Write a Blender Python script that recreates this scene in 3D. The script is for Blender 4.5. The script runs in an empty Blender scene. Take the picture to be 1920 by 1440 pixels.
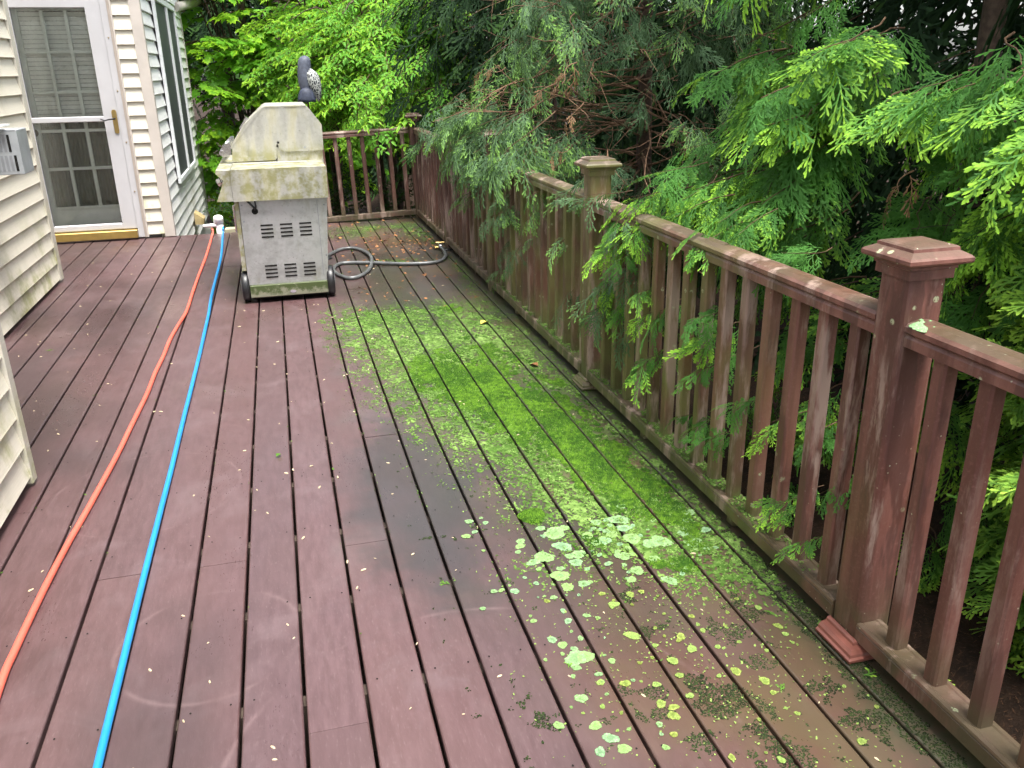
import bpy, math, random
import numpy as np
from mathutils import Vector, Matrix

random.seed(7)
rng = np.random.default_rng(11)
scene = bpy.context.scene
COL = scene.collection

# ------------------------------------------------------------------ camera
cam_d = bpy.data.cameras.new("camera")
cam = bpy.data.objects.new("camera", cam_d)
COL.objects.link(cam)
ROT = Matrix(((0.9653258, 0.1058692, -0.2386163),
              (-0.2605816, 0.3361789, -0.9050309),
              (-0.0155971, 0.9358287, 0.3521098)))
cam.matrix_world = Matrix.Translation((0, 0, 1.5)) @ ROT.to_4x4()
cam_d.sensor_fit = 'HORIZONTAL'
cam_d.sensor_width = 36.0
cam_d.lens = 36.0 * 1580.27 / 1920.0
cam_d.clip_start = 0.05
cam_d.clip_end = 500
scene.camera = cam

# ------------------------------------------------------------------ light
SUN_DIR = Vector((0.10, -0.30, 1.0)).normalized()      # towards the sun
elev = math.asin(SUN_DIR.z)
az = math.atan2(SUN_DIR.x, SUN_DIR.y)
world = bpy.data.worlds.new("World")
scene.world = world
world.use_nodes = True
wt = world.node_tree
for n in list(wt.nodes):
    wt.nodes.remove(n)
sky = wt.nodes.new("ShaderNodeTexSky")
sky.sky_type = 'NISHITA'
sky.sun_disc = False
sky.sun_elevation = elev
sky.sun_rotation = az
sky.air_density = 1.0
sky.dust_density = 3.0
sky.ozone_density = 1.0
hs = wt.nodes.new("ShaderNodeHueSaturation")
hs.inputs['Saturation'].default_value = 0.35            # overcast: grey-white sky
bg = wt.nodes.new("ShaderNodeBackground")
bg.inputs['Strength'].default_value = 0.07
wo = wt.nodes.new("ShaderNodeOutputWorld")
wt.links.new(sky.outputs[0], hs.inputs['Color'])
wt.links.new(hs.outputs[0], bg.inputs[0])
wt.links.new(bg.outputs[0], wo.inputs[0])

sun_d = bpy.data.lights.new("sun", 'SUN')
sun_d.energy = 1.5
sun_d.angle = math.radians(24)
sun_d.color = (1.0, 0.965, 0.90)
sun = bpy.data.objects.new("sun", sun_d)
COL.objects.link(sun)
sun.rotation_euler = SUN_DIR.to_track_quat('Z', 'Y').to_euler()
sun.location = (0, 0, 10)

scene.view_settings.view_transform = 'Standard'
scene.view_settings.look = 'None'
scene.view_settings.exposure = 2.55
scene.view_settings.gamma = 1.0
scene.view_settings.use_curve_mapping = False
scene.cycles.use_denoising = True
scene.cycles.max_bounces = 5
scene.cycles.diffuse_bounces = 2
scene.cycles.glossy_bounces = 3
scene.cycles.transmission_bounces = 4
scene.cycles.use_adaptive_sampling = True
scene.cycles.adaptive_threshold = 0.03
scene.cycles.transparent_max_bounces = 12
scene.cycles.sample_clamp_indirect = 6.0

# ------------------------------------------------------------------ helpers
def tag(o, label=None, cat=None, group=None, kind=None):
    if label: o['label'] = label
    if cat: o['category'] = cat
    if group: o['group'] = group
    if kind: o['kind'] = kind
    return o

def link(name, data, parent=None, loc=None):
    o = bpy.data.objects.new(name, data)
    COL.objects.link(o)
    if parent is not None:
        o.parent = parent
    if loc is not None:
        o.location = loc
    return o

def thing(name, label, cat, loc=(0, 0, 0), group=None):
    o = link(name, None, None, loc)
    o.empty_display_size = 0.1
    return tag(o, label, cat, group)

class MB:
    """collects simple solids, builds one mesh"""
    def __init__(s):
        s.v = []; s.f = []; s.mi = []; s.sm = []
    def add(s, vs, fs, mi=0, smooth=False):
        b = len(s.v)
        s.v += [tuple(v) for v in vs]
        s.f += [tuple(b + i for i in f) for f in fs]
        s.mi += [mi] * len(fs); s.sm += [smooth] * len(fs)
    def box(s, x0, x1, y0, y1, z0, z1, mi=0, bev=0.0):
        if bev <= 0:
            vs = [(x0,y0,z0),(x1,y0,z0),(x1,y1,z0),(x0,y1,z0),(x0,y0,z1),(x1,y0,z1),(x1,y1,z1),(x0,y1,z1)]
            s.add(vs, [(0,3,2,1),(4,5,6,7),(0,1,5,4),(1,2,6,5),(2,3,7,6),(3,0,4,7)], mi)
        else:
            b = min(bev, (x1-x0)*.45, (y1-y0)*.45, (z1-z0)*.45)
            lay = [(z0, b), (z0+b, 0), (z1-b, 0), (z1, b)]
            vs = []
            for z, i in lay:
                vs += [(x0+i+b*0,y0+i,z),(x1-i,y0+i,z),(x1-i,y1-i,z),(x0+i,y1-i,z)]
            fs = [(3,2,1,0),(12,13,14,15)]
            for k in range(3):
                for j in range(4):
                    a = k*4+j; c = k*4+(j+1)%4
                    fs.append((a, c, c+4, a+4))
            s.add(vs, fs, mi)
    def prism(s, pts, axis, a0, a1, mi=0, smooth=False):
        """extrude a closed 2-D outline along axis; pts are the two other coords in xyz order"""
        n = len(pts); vs = []
        for a in (a0, a1):
            for p, q in pts:
                vs.append({'x': (a, p, q), 'y': (p, a, q), 'z': (p, q, a)}[axis])
        fs = [tuple(range(n-1, -1, -1)), tuple(range(n, 2*n))]
        for i in range(n):
            j = (i+1) % n
            fs.append((i, j, n+j, n+i))
        s.add(vs, fs[:2], mi, False); 
        b = len(s.v) - 2*n
        for f in fs[2:]:
            s.f.append(tuple(b+i for i in f)); s.mi.append(mi); s.sm.append(smooth)
    def tube(s, pts, r, seg=8, mi=0, cap=True):
        pts = [Vector(p) for p in pts]; n = len(pts)
        rs = r if isinstance(r, (list, tuple)) else [r]*n
        vs = []; up = Vector((0.13, 0.21, 1)).normalized()
        for i, p in enumerate(pts):
            t = (pts[min(i+1, n-1)] - pts[max(i-1, 0)])
            if t.length < 1e-9: t = Vector((0,0,1))
            t.normalize()
            a = t.cross(up)
            if a.length < 1e-3: a = t.cross(Vector((1,0,0)))
            a.normalize(); c = a.cross(t)
            for k in range(seg):
                w = 2*math.pi*k/seg
                vs.append(p + (a*math.cos(w) + c*math.sin(w))*rs[i])
        fs = []
        for i in range(n-1):
            for k in range(seg):
                fs.append((i*seg+k, i*seg+(k+1)%seg, (i+1)*seg+(k+1)%seg, (i+1)*seg+k))
        s.add(vs, fs, mi, True)
        if cap:
            b = len(s.v)-len(vs)
            s.f.append(tuple(b+k for k in range(seg-1, -1, -1))); s.mi.append(mi); s.sm.append(False)
            s.f.append(tuple(b+(n-1)*seg+k for k in range(seg))); s.mi.append(mi); s.sm.append(False)
    def lathe(s, prof, c=(0,0,0), axis='z', seg=20, mi=0, smooth=True):
        vs = []; n = len(prof)
        for r, h in prof:
            for k in range(seg):
                w = 2*math.pi*k/seg; a = r*math.cos(w); b = r*math.sin(w)
                p = {'z': (a, b, h), 'x': (h, a, b), 'y': (b, h, a)}[axis]
                vs.append((c[0]+p[0], c[1]+p[1], c[2]+p[2]))
        fs = []
        for i in range(n-1):
            for k in range(seg):
                fs.append((i*seg+k, i*seg+(k+1)%seg, (i+1)*seg+(k+1)%seg, (i+1)*seg+k))
        s.add(vs, fs, mi, smooth)
        b = len(s.v)-len(vs)
        s.f.append(tuple(b+k for k in range(seg-1, -1, -1))); s.mi.append(mi); s.sm.append(False)
        s.f.append(tuple(b+(n-1)*seg+k for k in range(seg))); s.mi.append(mi); s.sm.append(False)
    def mesh(s, name, mats):
        me = bpy.data.meshes.new(name)
        me.from_pydata(s.v, [], s.f)
        if not isinstance(mats, (list, tuple)): mats = [mats]
        for m in mats: me.materials.append(m)
        me.polygons.foreach_set('material_index', s.mi)
        me.polygons.foreach_set('use_smooth', s.sm)
        me.update()
        return me
    def build(s, name, mats, parent=None, loc=None):
        return link(name, s.mesh(name, mats), parent, loc)

def np_mesh(name, V, F, mats, attrs=None, mi=None, smooth=False):
    """V (n,3), F (m,3) triangles"""
    me = bpy.data.meshes.new(name)
    V = np.asarray(V, dtype=np.float32); F = np.asarray(F, dtype=np.int32)
    me.vertices.add(len(V)); me.vertices.foreach_set('co', V.ravel())
    me.loops.add(F.size); me.loops.foreach_set('vertex_index', F.ravel())
    me.polygons.add(len(F))
    me.polygons.foreach_set('loop_start', np.arange(0, F.size, 3, dtype=np.int32))
    if mi is not None: me.polygons.foreach_set('material_index', np.asarray(mi, dtype=np.int32))
    if smooth: me.polygons.foreach_set('use_smooth', np.ones(len(F), dtype=bool))
    if not isinstance(mats, (list, tuple)): mats = [mats]
    for m in mats: me.materials.append(m)
    for k, a in (attrs or {}).items():
        at = me.attributes.new(k, 'FLOAT', 'POINT')
        at.data.foreach_set('value', np.asarray(a, dtype=np.float32))
    me.update(calc_edges=True)
    me.validate()
    return me

def vnoise(x, y, seed=0):
    """2-D value noise, vectorised, 0..1"""
    xi = np.floor(x).astype(np.int64); yi = np.floor(y).astype(np.int64)
    fx = x - xi; fy = y - yi
    fx = fx*fx*(3-2*fx); fy = fy*fy*(3-2*fy)
    def h(a, b):
        n = (a*374761393 + b*668265263 + seed*1442695041) & 0xffffffff
        n = ((n ^ (n >> 13)) * 1274126177) & 0xffffffff
        return ((n ^ (n >> 16)) & 0xffff) / 65535.0
    return (h(xi,yi)*(1-fx)+h(xi+1,yi)*fx)*(1-fy) + (h(xi,yi+1)*(1-fx)+h(xi+1,yi+1)*fx)*fy

def fbm(x, y, seed=0, oct=4):
    s = 0; a = .5; t = 0
    for i in range(oct):
        s = s + a*vnoise(x*2**i, y*2**i, seed+i*17); t += a; a *= .5
    return s/t

# ------------------------------------------------------------------ materials
class NT:
    def __init__(s, name):
        s.m = bpy.data.materials.new(name); s.m.use_nodes = True
        s.t = s.m.node_tree
        for n in list(s.t.nodes): s.t.nodes.remove(n)
        s.out = s.t.nodes.new('ShaderNodeOutputMaterial')
        s._pos = None
    def n(s, typ, **kw):
        nd = s.t.nodes.new(typ)
        for k, v in kw.items(): setattr(nd, k, v)
        return nd
    def l(s, a, b): s.t.links.new(a, b)
    def set(s, sock, v):
        if hasattr(v, 'links'): s.l(v, sock)
        elif isinstance(v, (tuple, list)):
            sock.default_value = tuple(v) + ((1.0,) if len(v) == 3 and len(sock.default_value) == 4 else ())
        else: sock.default_value = v
    @property
    def pos(s):
        if s._pos is None: s._pos = s.n('ShaderNodeNewGeometry').outputs['Position']
        return s._pos
    def xyz(s):
        nd = s.n('ShaderNodeSeparateXYZ'); s.l(s.pos, nd.inputs[0]); return nd.outputs
    def mapped(s, scale=(1,1,1), loc=(0,0,0), vec=None):
        nd = s.n('ShaderNodeMapping'); s.l(vec if vec is not None else s.pos, nd.inputs['Vector'])
        nd.inputs['Scale'].default_value = scale; nd.inputs['Location'].default_value = loc
        return nd.outputs[0]
    def noise(s, scale=5, detail=4, rough=.55, vec=None, dist=0.0):
        nd = s.n('ShaderNodeTexNoise'); s.l(vec if vec is not None else s.pos, nd.inputs['Vector'])
        nd.inputs['Scale'].default_value = scale; nd.inputs['Detail'].default_value = detail
        nd.inputs['Roughness'].default_value = rough; nd.inputs['Distortion'].default_value = dist
        return nd.outputs['Fac']
    def voro(s, scale=5, vec=None, feature='F1', out='Distance'):
        nd = s.n('ShaderNodeTexVoronoi', feature=feature); s.l(vec if vec is not None else s.pos, nd.inputs['Vector'])
        nd.inputs['Scale'].default_value = scale
        return nd.outputs[out]
    def ramp(s, fac, *stops):
        nd = s.n('ShaderNodeValToRGB'); cr = nd.color_ramp
        while len(cr.elements) < len(stops): cr.elements.new(0.5)
        for e, (p, c) in zip(cr.elements, stops):
            e.position = p; e.color = (c, c, c, 1) if isinstance(c, (int, float)) else tuple(c)+(1,)
        s.l(fac, nd.inputs[0]); return nd.outputs[0]
    def mr(s, v, a, b, c=0.0, d=1.0):
        nd = s.n('ShaderNodeMapRange', interpolation_type='SMOOTHSTEP'); s.set(nd.inputs[0], v)
        for i, q in enumerate((a, b, c, d)): nd.inputs[i+1].default_value = q
        return nd.outputs[0]
    def math(s, op, a, b=None, c=None):
        nd = s.n('ShaderNodeMath', operation=op); s.set(nd.inputs[0], a)
        if b is not None: s.set(nd.inputs[1], b)
        if c is not None: s.set(nd.inputs[2], c)
        return nd.outputs[0]
    def mix(s, fac, a, b, mode='MIX'):
        nd = s.n('ShaderNodeMix', data_type='RGBA', blend_type=mode)
        s.set(nd.inputs[0], fac); s.set(nd.inputs[6], a); s.set(nd.inputs[7], b)
        return nd.outputs[2]
    def attr(s, name):
        nd = s.n('ShaderNodeAttribute', attribute_name=name); return nd.outputs['Fac']
    def rnd(s):
        return s.n('ShaderNodeObjectInfo').outputs['Random']
    def bump(s, h, strength=.3, dist=.01):
        nd = s.n('ShaderNodeBump'); s.l(h, nd.inputs['Height'])
        nd.inputs['Strength'].default_value = strength; nd.inputs['Distance'].default_value = dist
        return nd.outputs[0]
    def principled(s, color, rough=.6, metal=0.0, spec=.5, normal=None, **kw):
        p = s.n('ShaderNodeBsdfPrincipled')
        s.set(p.inputs['Base Color'], color); s.set(p.inputs['Roughness'], rough); s.set(p.inputs['Metallic'], metal)
        s.set(p.inputs['Specular IOR Level'], spec)
        if normal is not None: s.l(normal, p.inputs['Normal'])
        for k, v in kw.items(): s.set(p.inputs[k], v)
        return p.outputs[0]
    def done(s, sh):
        s.l(sh, s.out.inputs['Surface']); return s.m

def simple(name, col, rough=.6, metal=0.0, spec=.5, var=.12, scale=14, bump=0.0):
    t = NT(name)
    nz = t.noise(scale, 5)
    c = t.mix(t.mr(nz, .3, .7), tuple(x*(1-var) for x in col), tuple(min(1, x*(1+var)) for x in col))
    nr = t.bump(t.noise(scale*12, 3), bump, .002) if bump else None
    return t.done(t.principled(c, rough, metal, spec, nr))

def leaf_mat(name, dark, mid, tip, trans=.35, rough=.45, ywarm=None):
    """leaf: colour by the 'tip' attribute (new growth) and by twig"""
    t = NT(name)
    tp = t.attr('tip')
    r = t.math('FRACT', t.math('ADD', t.rnd(), t.attr('rnd')))
    amt = t.math('MULTIPLY', tp, t.mr(r, 0.05, 0.85, 0.25, 1.15))
    c = t.mix(t.mr(t.noise(7, 2), .35, .65), dark, mid)
    c = t.mix(t.mr(amt, .30, .85), c, tip)
    c = t.mix(t.math('MULTIPLY', t.math('SUBTRACT', 1.0, r), .25), c, tuple(x*.6 for x in mid))
    p = t.principled(c, rough, 0, .12)
    tr = t.n('ShaderNodeBsdfTranslucent')
    t.l(t.mix(.6, c, tip), tr.inputs[0])
    mx = t.n('ShaderNodeMixShader'); mx.inputs[0].default_value = trans
    t.l(p, mx.inputs[1]); t.l(tr.outputs[0], mx.inputs[2])
    return t.done(mx.outputs[0])

# deck boards ------------------------------------------------------------
def deck_material():
    t = NT('deck_board_brown')
    x, y, z = t.xyz()
    grain = t.noise(9, 6, .65, t.mapped((5, .9, 1)))
    fine = t.noise(160, 3, .6, t.mapped((1, .25, 1)))
    big = t.noise(1.3, 5, .6)
    patch = t.noise(3.2, 6, .62, None, .6)
    c = t.mix(t.mr(grain, .3, .72), (.072, .039, .040), (.104, .060, .063))
    c = t.mix(t.mr(t.rnd(), 0, 1, 0, .42), c, (.092, .046, .043))
    c = t.mix(t.mr(t.math('FRACT', t.math('MULTIPLY', t.rnd(), 7.3)), .5, 1, 0, .32), c, (.060, .036, .038))
    c = t.mix(t.mr(patch, .5, .72, 0, .55), c, (.128, .086, .090))           # weathered, chalky
    c = t.mix(t.mr(fine, .55, .8, 0, .35), c, (.18, .13, .13))
    # olive film of algae towards the railing side, rusty-brown where the wood shows
    side = t.mr(t.math('ADD', x, t.math('MULTIPLY', t.math('SUBTRACT', big, .5), 1.3)), .35, 1.05)
    c = t.mix(t.math('MULTIPLY', side, .75), c, (.088, .042, .028))
    c = t.mix(t.math('MULTIPLY', side, t.mr(patch, .40, .62, .10, .80)), c, (.078, .058, .028))
    film = t.math('MULTIPLY', t.mr(t.math('ADD', x, t.math('MULTIPLY', t.math('SUBTRACT', big, .5), .9)), .25, .75), t.mr(y, 2.2, 3.1))
    film = t.math('MULTIPLY', film, t.mr(y, 6.2, 5.0))
    c = t.mix(t.math('MULTIPLY', film, t.mr(t.noise(5, 6), .38, .60, .2, .9)), c, (.075, .105, .032))
    strip = t.math('MULTIPLY', t.mr(t.math('ADD', x, t.math('MULTIPLY', t.math('SUBTRACT', t.noise(4, 4), .5), .12)), 1.22, 1.31), t.mr(y, 9, 1.0, .65, .95))
    strip = t.math('MULTIPLY', strip, t.mr(t.noise(26, 6, .7), .36, .60, .25, .85))
    c = t.mix(strip, c, (.036, .046, .020))
    # damp blotches and grey bloom
    damp = t.mr(t.noise(.9, 4, .5, t.mapped((1, .6, 1), (3, 1, 0))), .46, .62)
    c = t.mix(t.math('MULTIPLY', damp, .6), c, (.036, .024, .024))
    grim = t.math('MULTIPLY', t.mr(t.math('ADD', x, t.math('MULTIPLY', t.math('SUBTRACT', patch, .5), .9)), .05, .55), t.math('MULTIPLY', t.mr(y, 1.7, 2.6, .15, 1.0), t.mr(t.noise(2.1, 5, .6, t.mapped((1, .55, 1), (9, 4, 0))), .40, .60, .1, .8)))
    c = t.mix(grim, c, (.036, .034, .028))
    ex = t.math('MULTIPLY', t.math('SUBTRACT', x, .36), 3.6); ey = t.math('MULTIPLY', t.math('SUBTRACT', y, 2.85), 1.25)
    er = t.math('SQRT', t.math('ADD', t.math('MULTIPLY', ex, ex), t.math('MULTIPLY', ey, ey)))
    stn = t.mr(t.math('ADD', er, t.math('MULTIPLY', t.math('SUBTRACT', t.noise(4.5, 5, .6), .5), 1.6)), 1.15, .45, 0, .72)
    c = t.mix(stn, c, (.030, .028, .027))
    # pale scuffs dragged in arcs
    def arc(cx, cy, r, w):
        dx = t.math('SUBTRACT', x, cx); dy = t.math('SUBTRACT', y, cy)
        d = t.math('SQRT', t.math('ADD', t.math('MULTIPLY', dx, dx), t.math('MULTIPLY', dy, dy)))
        d = t.math('ABSOLUTE', t.math('SUBTRACT', d, r))
        return t.mr(t.math('ADD', d, t.math('MULTIPLY', t.noise(18, 3), w*.8)), w*1.25, w*.25)
    sc = t.math('MAXIMUM', arc(-.33, 2.12, .25, .016), arc(-.62, 3.15, .34, .012))
    sc = t.math('MAXIMUM', sc, arc(.32, 1.45, .62, .014))
    sc = t.math('MULTIPLY', sc, t.mr(t.noise(6, 3), .42, .62, 0, .22))
    c = t.mix(sc, c, (.24, .165, .165))
    wet = t.noise(1.6, 4, .55, t.mapped((1.4, .7, 1), (0, 5, 0)))
    rough = t.math('ADD', t.mr(wet, .40, .60, .23, .45), t.math('MULTIPLY', fine, .12))
    h = t.math('ADD', t.math('MULTIPLY', grain, .6), t.math('MULTIPLY', fine, .5))
    return t.done(t.principled(c, rough, 0, .55, t.bump(h, .15, .003)))

def rail_material():
    t = NT('railing_brown')
    x, y, z = t.xyz()
    streak = t.noise(14, 4, .6, t.mapped((1, 1, .06)))
    fine = t.noise(90, 4, .65)
    blot = t.noise(4.5, 5, .6)
    c = t.mix(t.mr(streak, .34, .66), (.100, .036, .027), (.190, .080, .062))
    c = t.mix(t.mr(fine, .5, .78, 0, .45), c, (.23, .125, .100))
    c = t.mix(t.mr(t.noise(5.5, 5, .6, t.mapped((1, 1, .22), (7, 2, 0))), .52, .56, 0, .75), c, (.070, .028, .022))         # wet patches
    # further along: greyer, then green with algae
    far = t.mr(y, 3.0, 6.0)
    c = t.mix(t.math('MULTIPLY', far, .55), c, (.085, .050, .038))
    alg = t.math('MULTIPLY', t.mr(y, 1.8, 2.9), t.mr(y, 7.2, 5.2))
    alg = t.math('MULTIPLY', alg, t.mr(t.noise(5, 5, .6, t.mapped((1, 1, .35))), .38, .60, .10, .92))
    c = t.mix(alg, c, (.135, .135, .042))
    lr = t.math('MULTIPLY', t.mr(z, .16, .09), t.math('MULTIPLY', t.mr(y, 1.7, 2.3), t.mr(y, 5.6, 4.4)))
    c = t.mix(t.math('MULTIPLY', lr, t.mr(t.noise(13, 5, .7), .34, .58, .2, .95)), c, (.125, .155, .040))
    low = t.math('MULTIPLY', t.mr(z, .30, .02), t.mr(t.noise(9, 4), .3, .6, .25, .9))
    c = t.mix(low, c, (.064, .058, .026))
    top = t.n('ShaderNodeNewGeometry').outputs['Normal']
    sx = t.n('ShaderNodeSeparateXYZ'); t.l(top, sx.inputs[0])
    upw = t.mr(sx.outputs[2], .5, .9)
    c = t.mix(t.math('MULTIPLY', upw, t.mr(t.noise(3.0, 5), .36, .58, .5, .95)), c, (.066, .046, .026))
    dots = t.mr(t.voro(38), .10, .055)
    dots = t.math('MULTIPLY', dots, t.mr(t.noise(2.6, 3), .52, .64))
    c = t.mix(dots, c, (.38, .40, .28))
    worn = t.math('MULTIPLY', t.mr(t.noise(11, 6, .7, t.mapped((1, 1, .18), (3, 3, 0))), .50, .62), t.mr(t.noise(1.9, 3), .34, .55))
    c = t.mix(t.math('MULTIPLY', worn, .85), c, (.31, .225, .185))
    sp = t.math('MULTIPLY', t.mr(t.voro(16, t.mapped((1, 1, 1), (.3, .1, .7))), .15, .09), t.mr(t.noise(1.7, 3, .5, t.mapped((1, 1, 1), (5, 0, 2))), .50, .58))
    sp = t.math('MULTIPLY', sp, t.mr(t.noise(140, 3, .6), .38, .52))
    c = t.mix(sp, c, (.36, .40, .24))
    rough = t.mr(blot, .45, .66, .58, .34)
    return t.done(t.principled(c, rough, 0, .5, t.bump(t.math('ADD', fine, streak), .25, .003)))

def siding_material(name, base, alg):
    t = NT(name)
    x, y, z = t.xyz()
    grain = t.noise(6, 4, .6, t.mapped((1.5, 1.5, 40)))
    c = t.mix(t.mr(grain, .35, .7), tuple(v*.93 for v in base), base)
    g = t.math('MULTIPLY', t.mr(z, .75, .02), t.mr(t.noise(4.5, 5, .65), .42, .68))
    c = t.mix(t.math('MULTIPLY', g, alg), c, (.30, .31, .10))
    d = t.mr(t.noise(2.2, 5, .6, t.mapped((1, 1, .35))), .50, .74, 0, .38)
    c = t.mix(d, c, (.36, .33, .23))
    return t.done(t.principled(c, .55, 0, .4, t.bump(grain, .12, .003)))

def steel_material():
    t = NT('stained_steel')
    x, y, z = t.xyz()
    br = t.noise(10, 4, .6, t.mapped((4, 4, 4)))
    st = t.noise(7, 5, .62, t.mapped((1.6, 1.6, .32)))
    bl = t.noise(6, 5, .6)
    c = t.mix(t.mr(br, .3, .7), (.45, .44, .39), (.53, .52, .475))
    c = t.mix(t.mr(st, .42, .66, 0, .8), c, (.38, .35, .22))               # tan-green run marks
    c = t.mix(t.mr(bl, .55, .72, 0, .55), c, (.30, .28, .18))
    c = t.mix(t.mr(t.noise(60, 4, .7), .60, .72, 0, .6), c, (.14, .145, .09))
    lowst = t.math('MULTIPLY', t.mr(z, 1.06, .92), t.mr(t.noise(13, 5, .65), .40, .62, 0, .8))
    c = t.mix(lowst, c, (.26, .25, .09))
    rough = t.mr(st, .35, .65, .38, .62)
    return t.done(t.principled(c, rough, t.mr(st, .35, .7, .75, .25), .5, t.bump(bl, .1, .004)))

def cabinet_material():
    t = NT('brushed_cabinet')
    st = t.noise(7, 5, .62, t.mapped((1.8, 1.8, .5))); bl = t.noise(9, 6, .65)
    c = t.mix(t.mr(bl, .4, .66), (.46, .46, .46), (.34, .34, .33))
    c = t.mix(t.mr(st, .52, .70, 0, .55), c, (.30, .29, .21))
    c = t.mix(t.mr(t.noise(70, 4, .7), .60, .70, 0, .55), c, (.13, .13, .10))
    return t.done(t.principled(c, t.mr(bl, .3, .7, .30, .50), .6, .5))

def skirt_material():
    t = NT('mossy_steel')
    x, y, z = t.xyz()
    g = t.mr(t.math('ADD', t.noise(24, 5, .7), t.mr(z, .02, .125, -.12, .22)), .46, .68)
    c = t.mix(g, (.25, .25, .18), (.055, .075, .022))
    return t.done(t.principled(c, .6, t.mr(g, 0, 1, .4, 0), .4))

def glass_material(tint=(.99, .995, .99), fac=.0):
    t = NT('window_glass')
    tr = t.n('ShaderNodeBsdfTransparent'); tr.inputs[0].default_value = tint + (1,)
    gl = t.n('ShaderNodeBsdfGlossy'); gl.inputs['Roughness'].default_value = .03
    gl.inputs[0].default_value = (.95, .97, .97, 1)
    fr = t.n('ShaderNodeFresnel'); fr.inputs[0].default_value = 1.52
    mx = t.n('ShaderNodeMixShader')
    t.l(t.math('MULTIPLY_ADD', fr.outputs[0], 1.1, .01 + fac), mx.inputs[0]); t.l(tr.outputs[0], mx.inputs[1]); t.l(gl.outputs[0], mx.inputs[2])
    return t.done(mx.outputs[0])

M = {}
M['deck'] = deck_material()
M['rail'] = rail_material()
M['sidingA'] = siding_material('cream_siding', (.72, .675, .56), .9)
M['sidingB'] = siding_material('skylit_siding', (.88, .88, .86), .2)  # whiter base: skylight on the window wall is put into the colour
M['trim'] = simple('almond_trim', (.50, .455, .41), .5, 0, .4, .06, 5)
M['trim_alg'] = siding_material('stained_trim', (.56, .53, .45), .95)
M['storm'] = simple('storm_door_grey', (.48, .475, .49), .4, 0, .5, .04, 4)
M['jamb'] = simple('taupe_jamb', (.36, .31, .27), .55, 0, .4, .06)
M['inner'] = simple('pale_green_paint', (.78, .82, .74), .5, 0, .45, .05)
M['brass_sill'] = simple('gold_sill', (.42, .29, .09), .35, .6, .5, .1)
M['brass'] = simple('brass', (.50, .36, .14), .3, .85, .5, .1)
M['black'] = simple('black_plastic', (.018, .018, .020), .38, 0, .5, .2)
M['dark'] = simple('dark_gap', (.012, .011, .010), .8, 0, .2, .2)
M['glass'] = glass_material()
M['white_vinyl'] = simple('white_vinyl', (.78, .80, .80), .4, 0, .5, .04)
M['screen'] = simple('grey_screen', (.055, .062, .066), .55, 0, .4, .1, 3)
M['steel'] = steel_material()
M['cab'] = cabinet_material()
M['skirt'] = skirt_material()
M['chrome'] = simple('chrome', (.72, .72, .73), .16, 1.0, .5, .04)
M['galv'] = simple('grey_painted_metal', (.33, .35, .37), .5, .25, .5, .12, 9)
M['galv2'] = simple('louvre_grey', (.24, .25, .27), .55, .2, .5, .12, 9)
M['pvc'] = simple('white_pvc', (.78, .79, .79), .35, 0, .5, .04)
M['red_hose'] = simple('coral_hose', (.68, .115, .075), .45, 0, .5, .07, 3)
M['blue_hose'] = simple('blue_hose', (.012, .215, .545), .32, 0, .55, .06, 3)
M['gas_hose'] = simple('grey_rubber', (.105, .110, .112), .38, .1, .6, .25, 20)
M['joist'] = simple('weathered_joist', (.06, .045, .035), .85, 0, .2, .3)
M['bark'] = simple('brown_bark', (.075, .052, .040), .85, 0, .2, .35, 25, .6)
M['twig'] = simple('red_brown_twig', (.085, .050, .028), .75, 0, .25, .35, 30)
M['dead_twig'] = simple('dry_twig', (.20, .120, .075), .8, 0, .2, .35, 30)
M['concrete'] = simple('pale_foundation', (.42, .45, .40), .85, 0, .3, .12, 6, .3)
M['wood_block'] = simple('old_timber', (.36, .33, .22), .8, 0, .3, .2, 12)
M['moss'] = None
M['new_trim'] = simple('fresh_red_brown_trim', (.165, .058, .042), .35, 0, .5, .12, 20)

# ------------------------------------------------------------------ ground
def ground_material():
    t = NT('needle_mulch')
    a = t.noise(12, 6, .7); b = t.noise(60, 4, .7)
    c = t.mix(t.mr(a, .3, .7), (.014, .009, .006), (.036, .020, .012))
    c = t.mix(t.mr(b, .5, .75, 0, .6), c, (.060, .034, .020))
    return t.done(t.principled(c, .9, 0, .2, t.bump(b, .6, .02)))
M['mulch'] = ground_material()
gx = np.concatenate([np.linspace(-120, -8, 8), np.linspace(-6, 8, 57), np.linspace(10, 120, 8)])
gy = np.concatenate([np.linspace(-60, -6, 5), np.linspace(-4, 14, 61), np.linspace(17, 200, 9)])
GX, GY = np.meshgrid(gx, gy, indexing='ij')
GZ = -.75 + .42*np.clip((GX-1.45)/.5, 0, 1) + .12*(fbm(GX*.9+50, GY*.9+50, 3)-.5)
V = np.stack([GX, GY, GZ], -1).reshape(-1, 3)
ny = len(gy); F = []
for i in range(len(gx)-1):
    for j in range(ny-1):
        a = i*ny+j
        F += [(a, a+ny, a+ny+1), (a, a+ny+1, a+1)]
g = link('ground', np_mesh('ground', V, F, M['mulch'], smooth=True)); tag(g, kind='structure')

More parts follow.
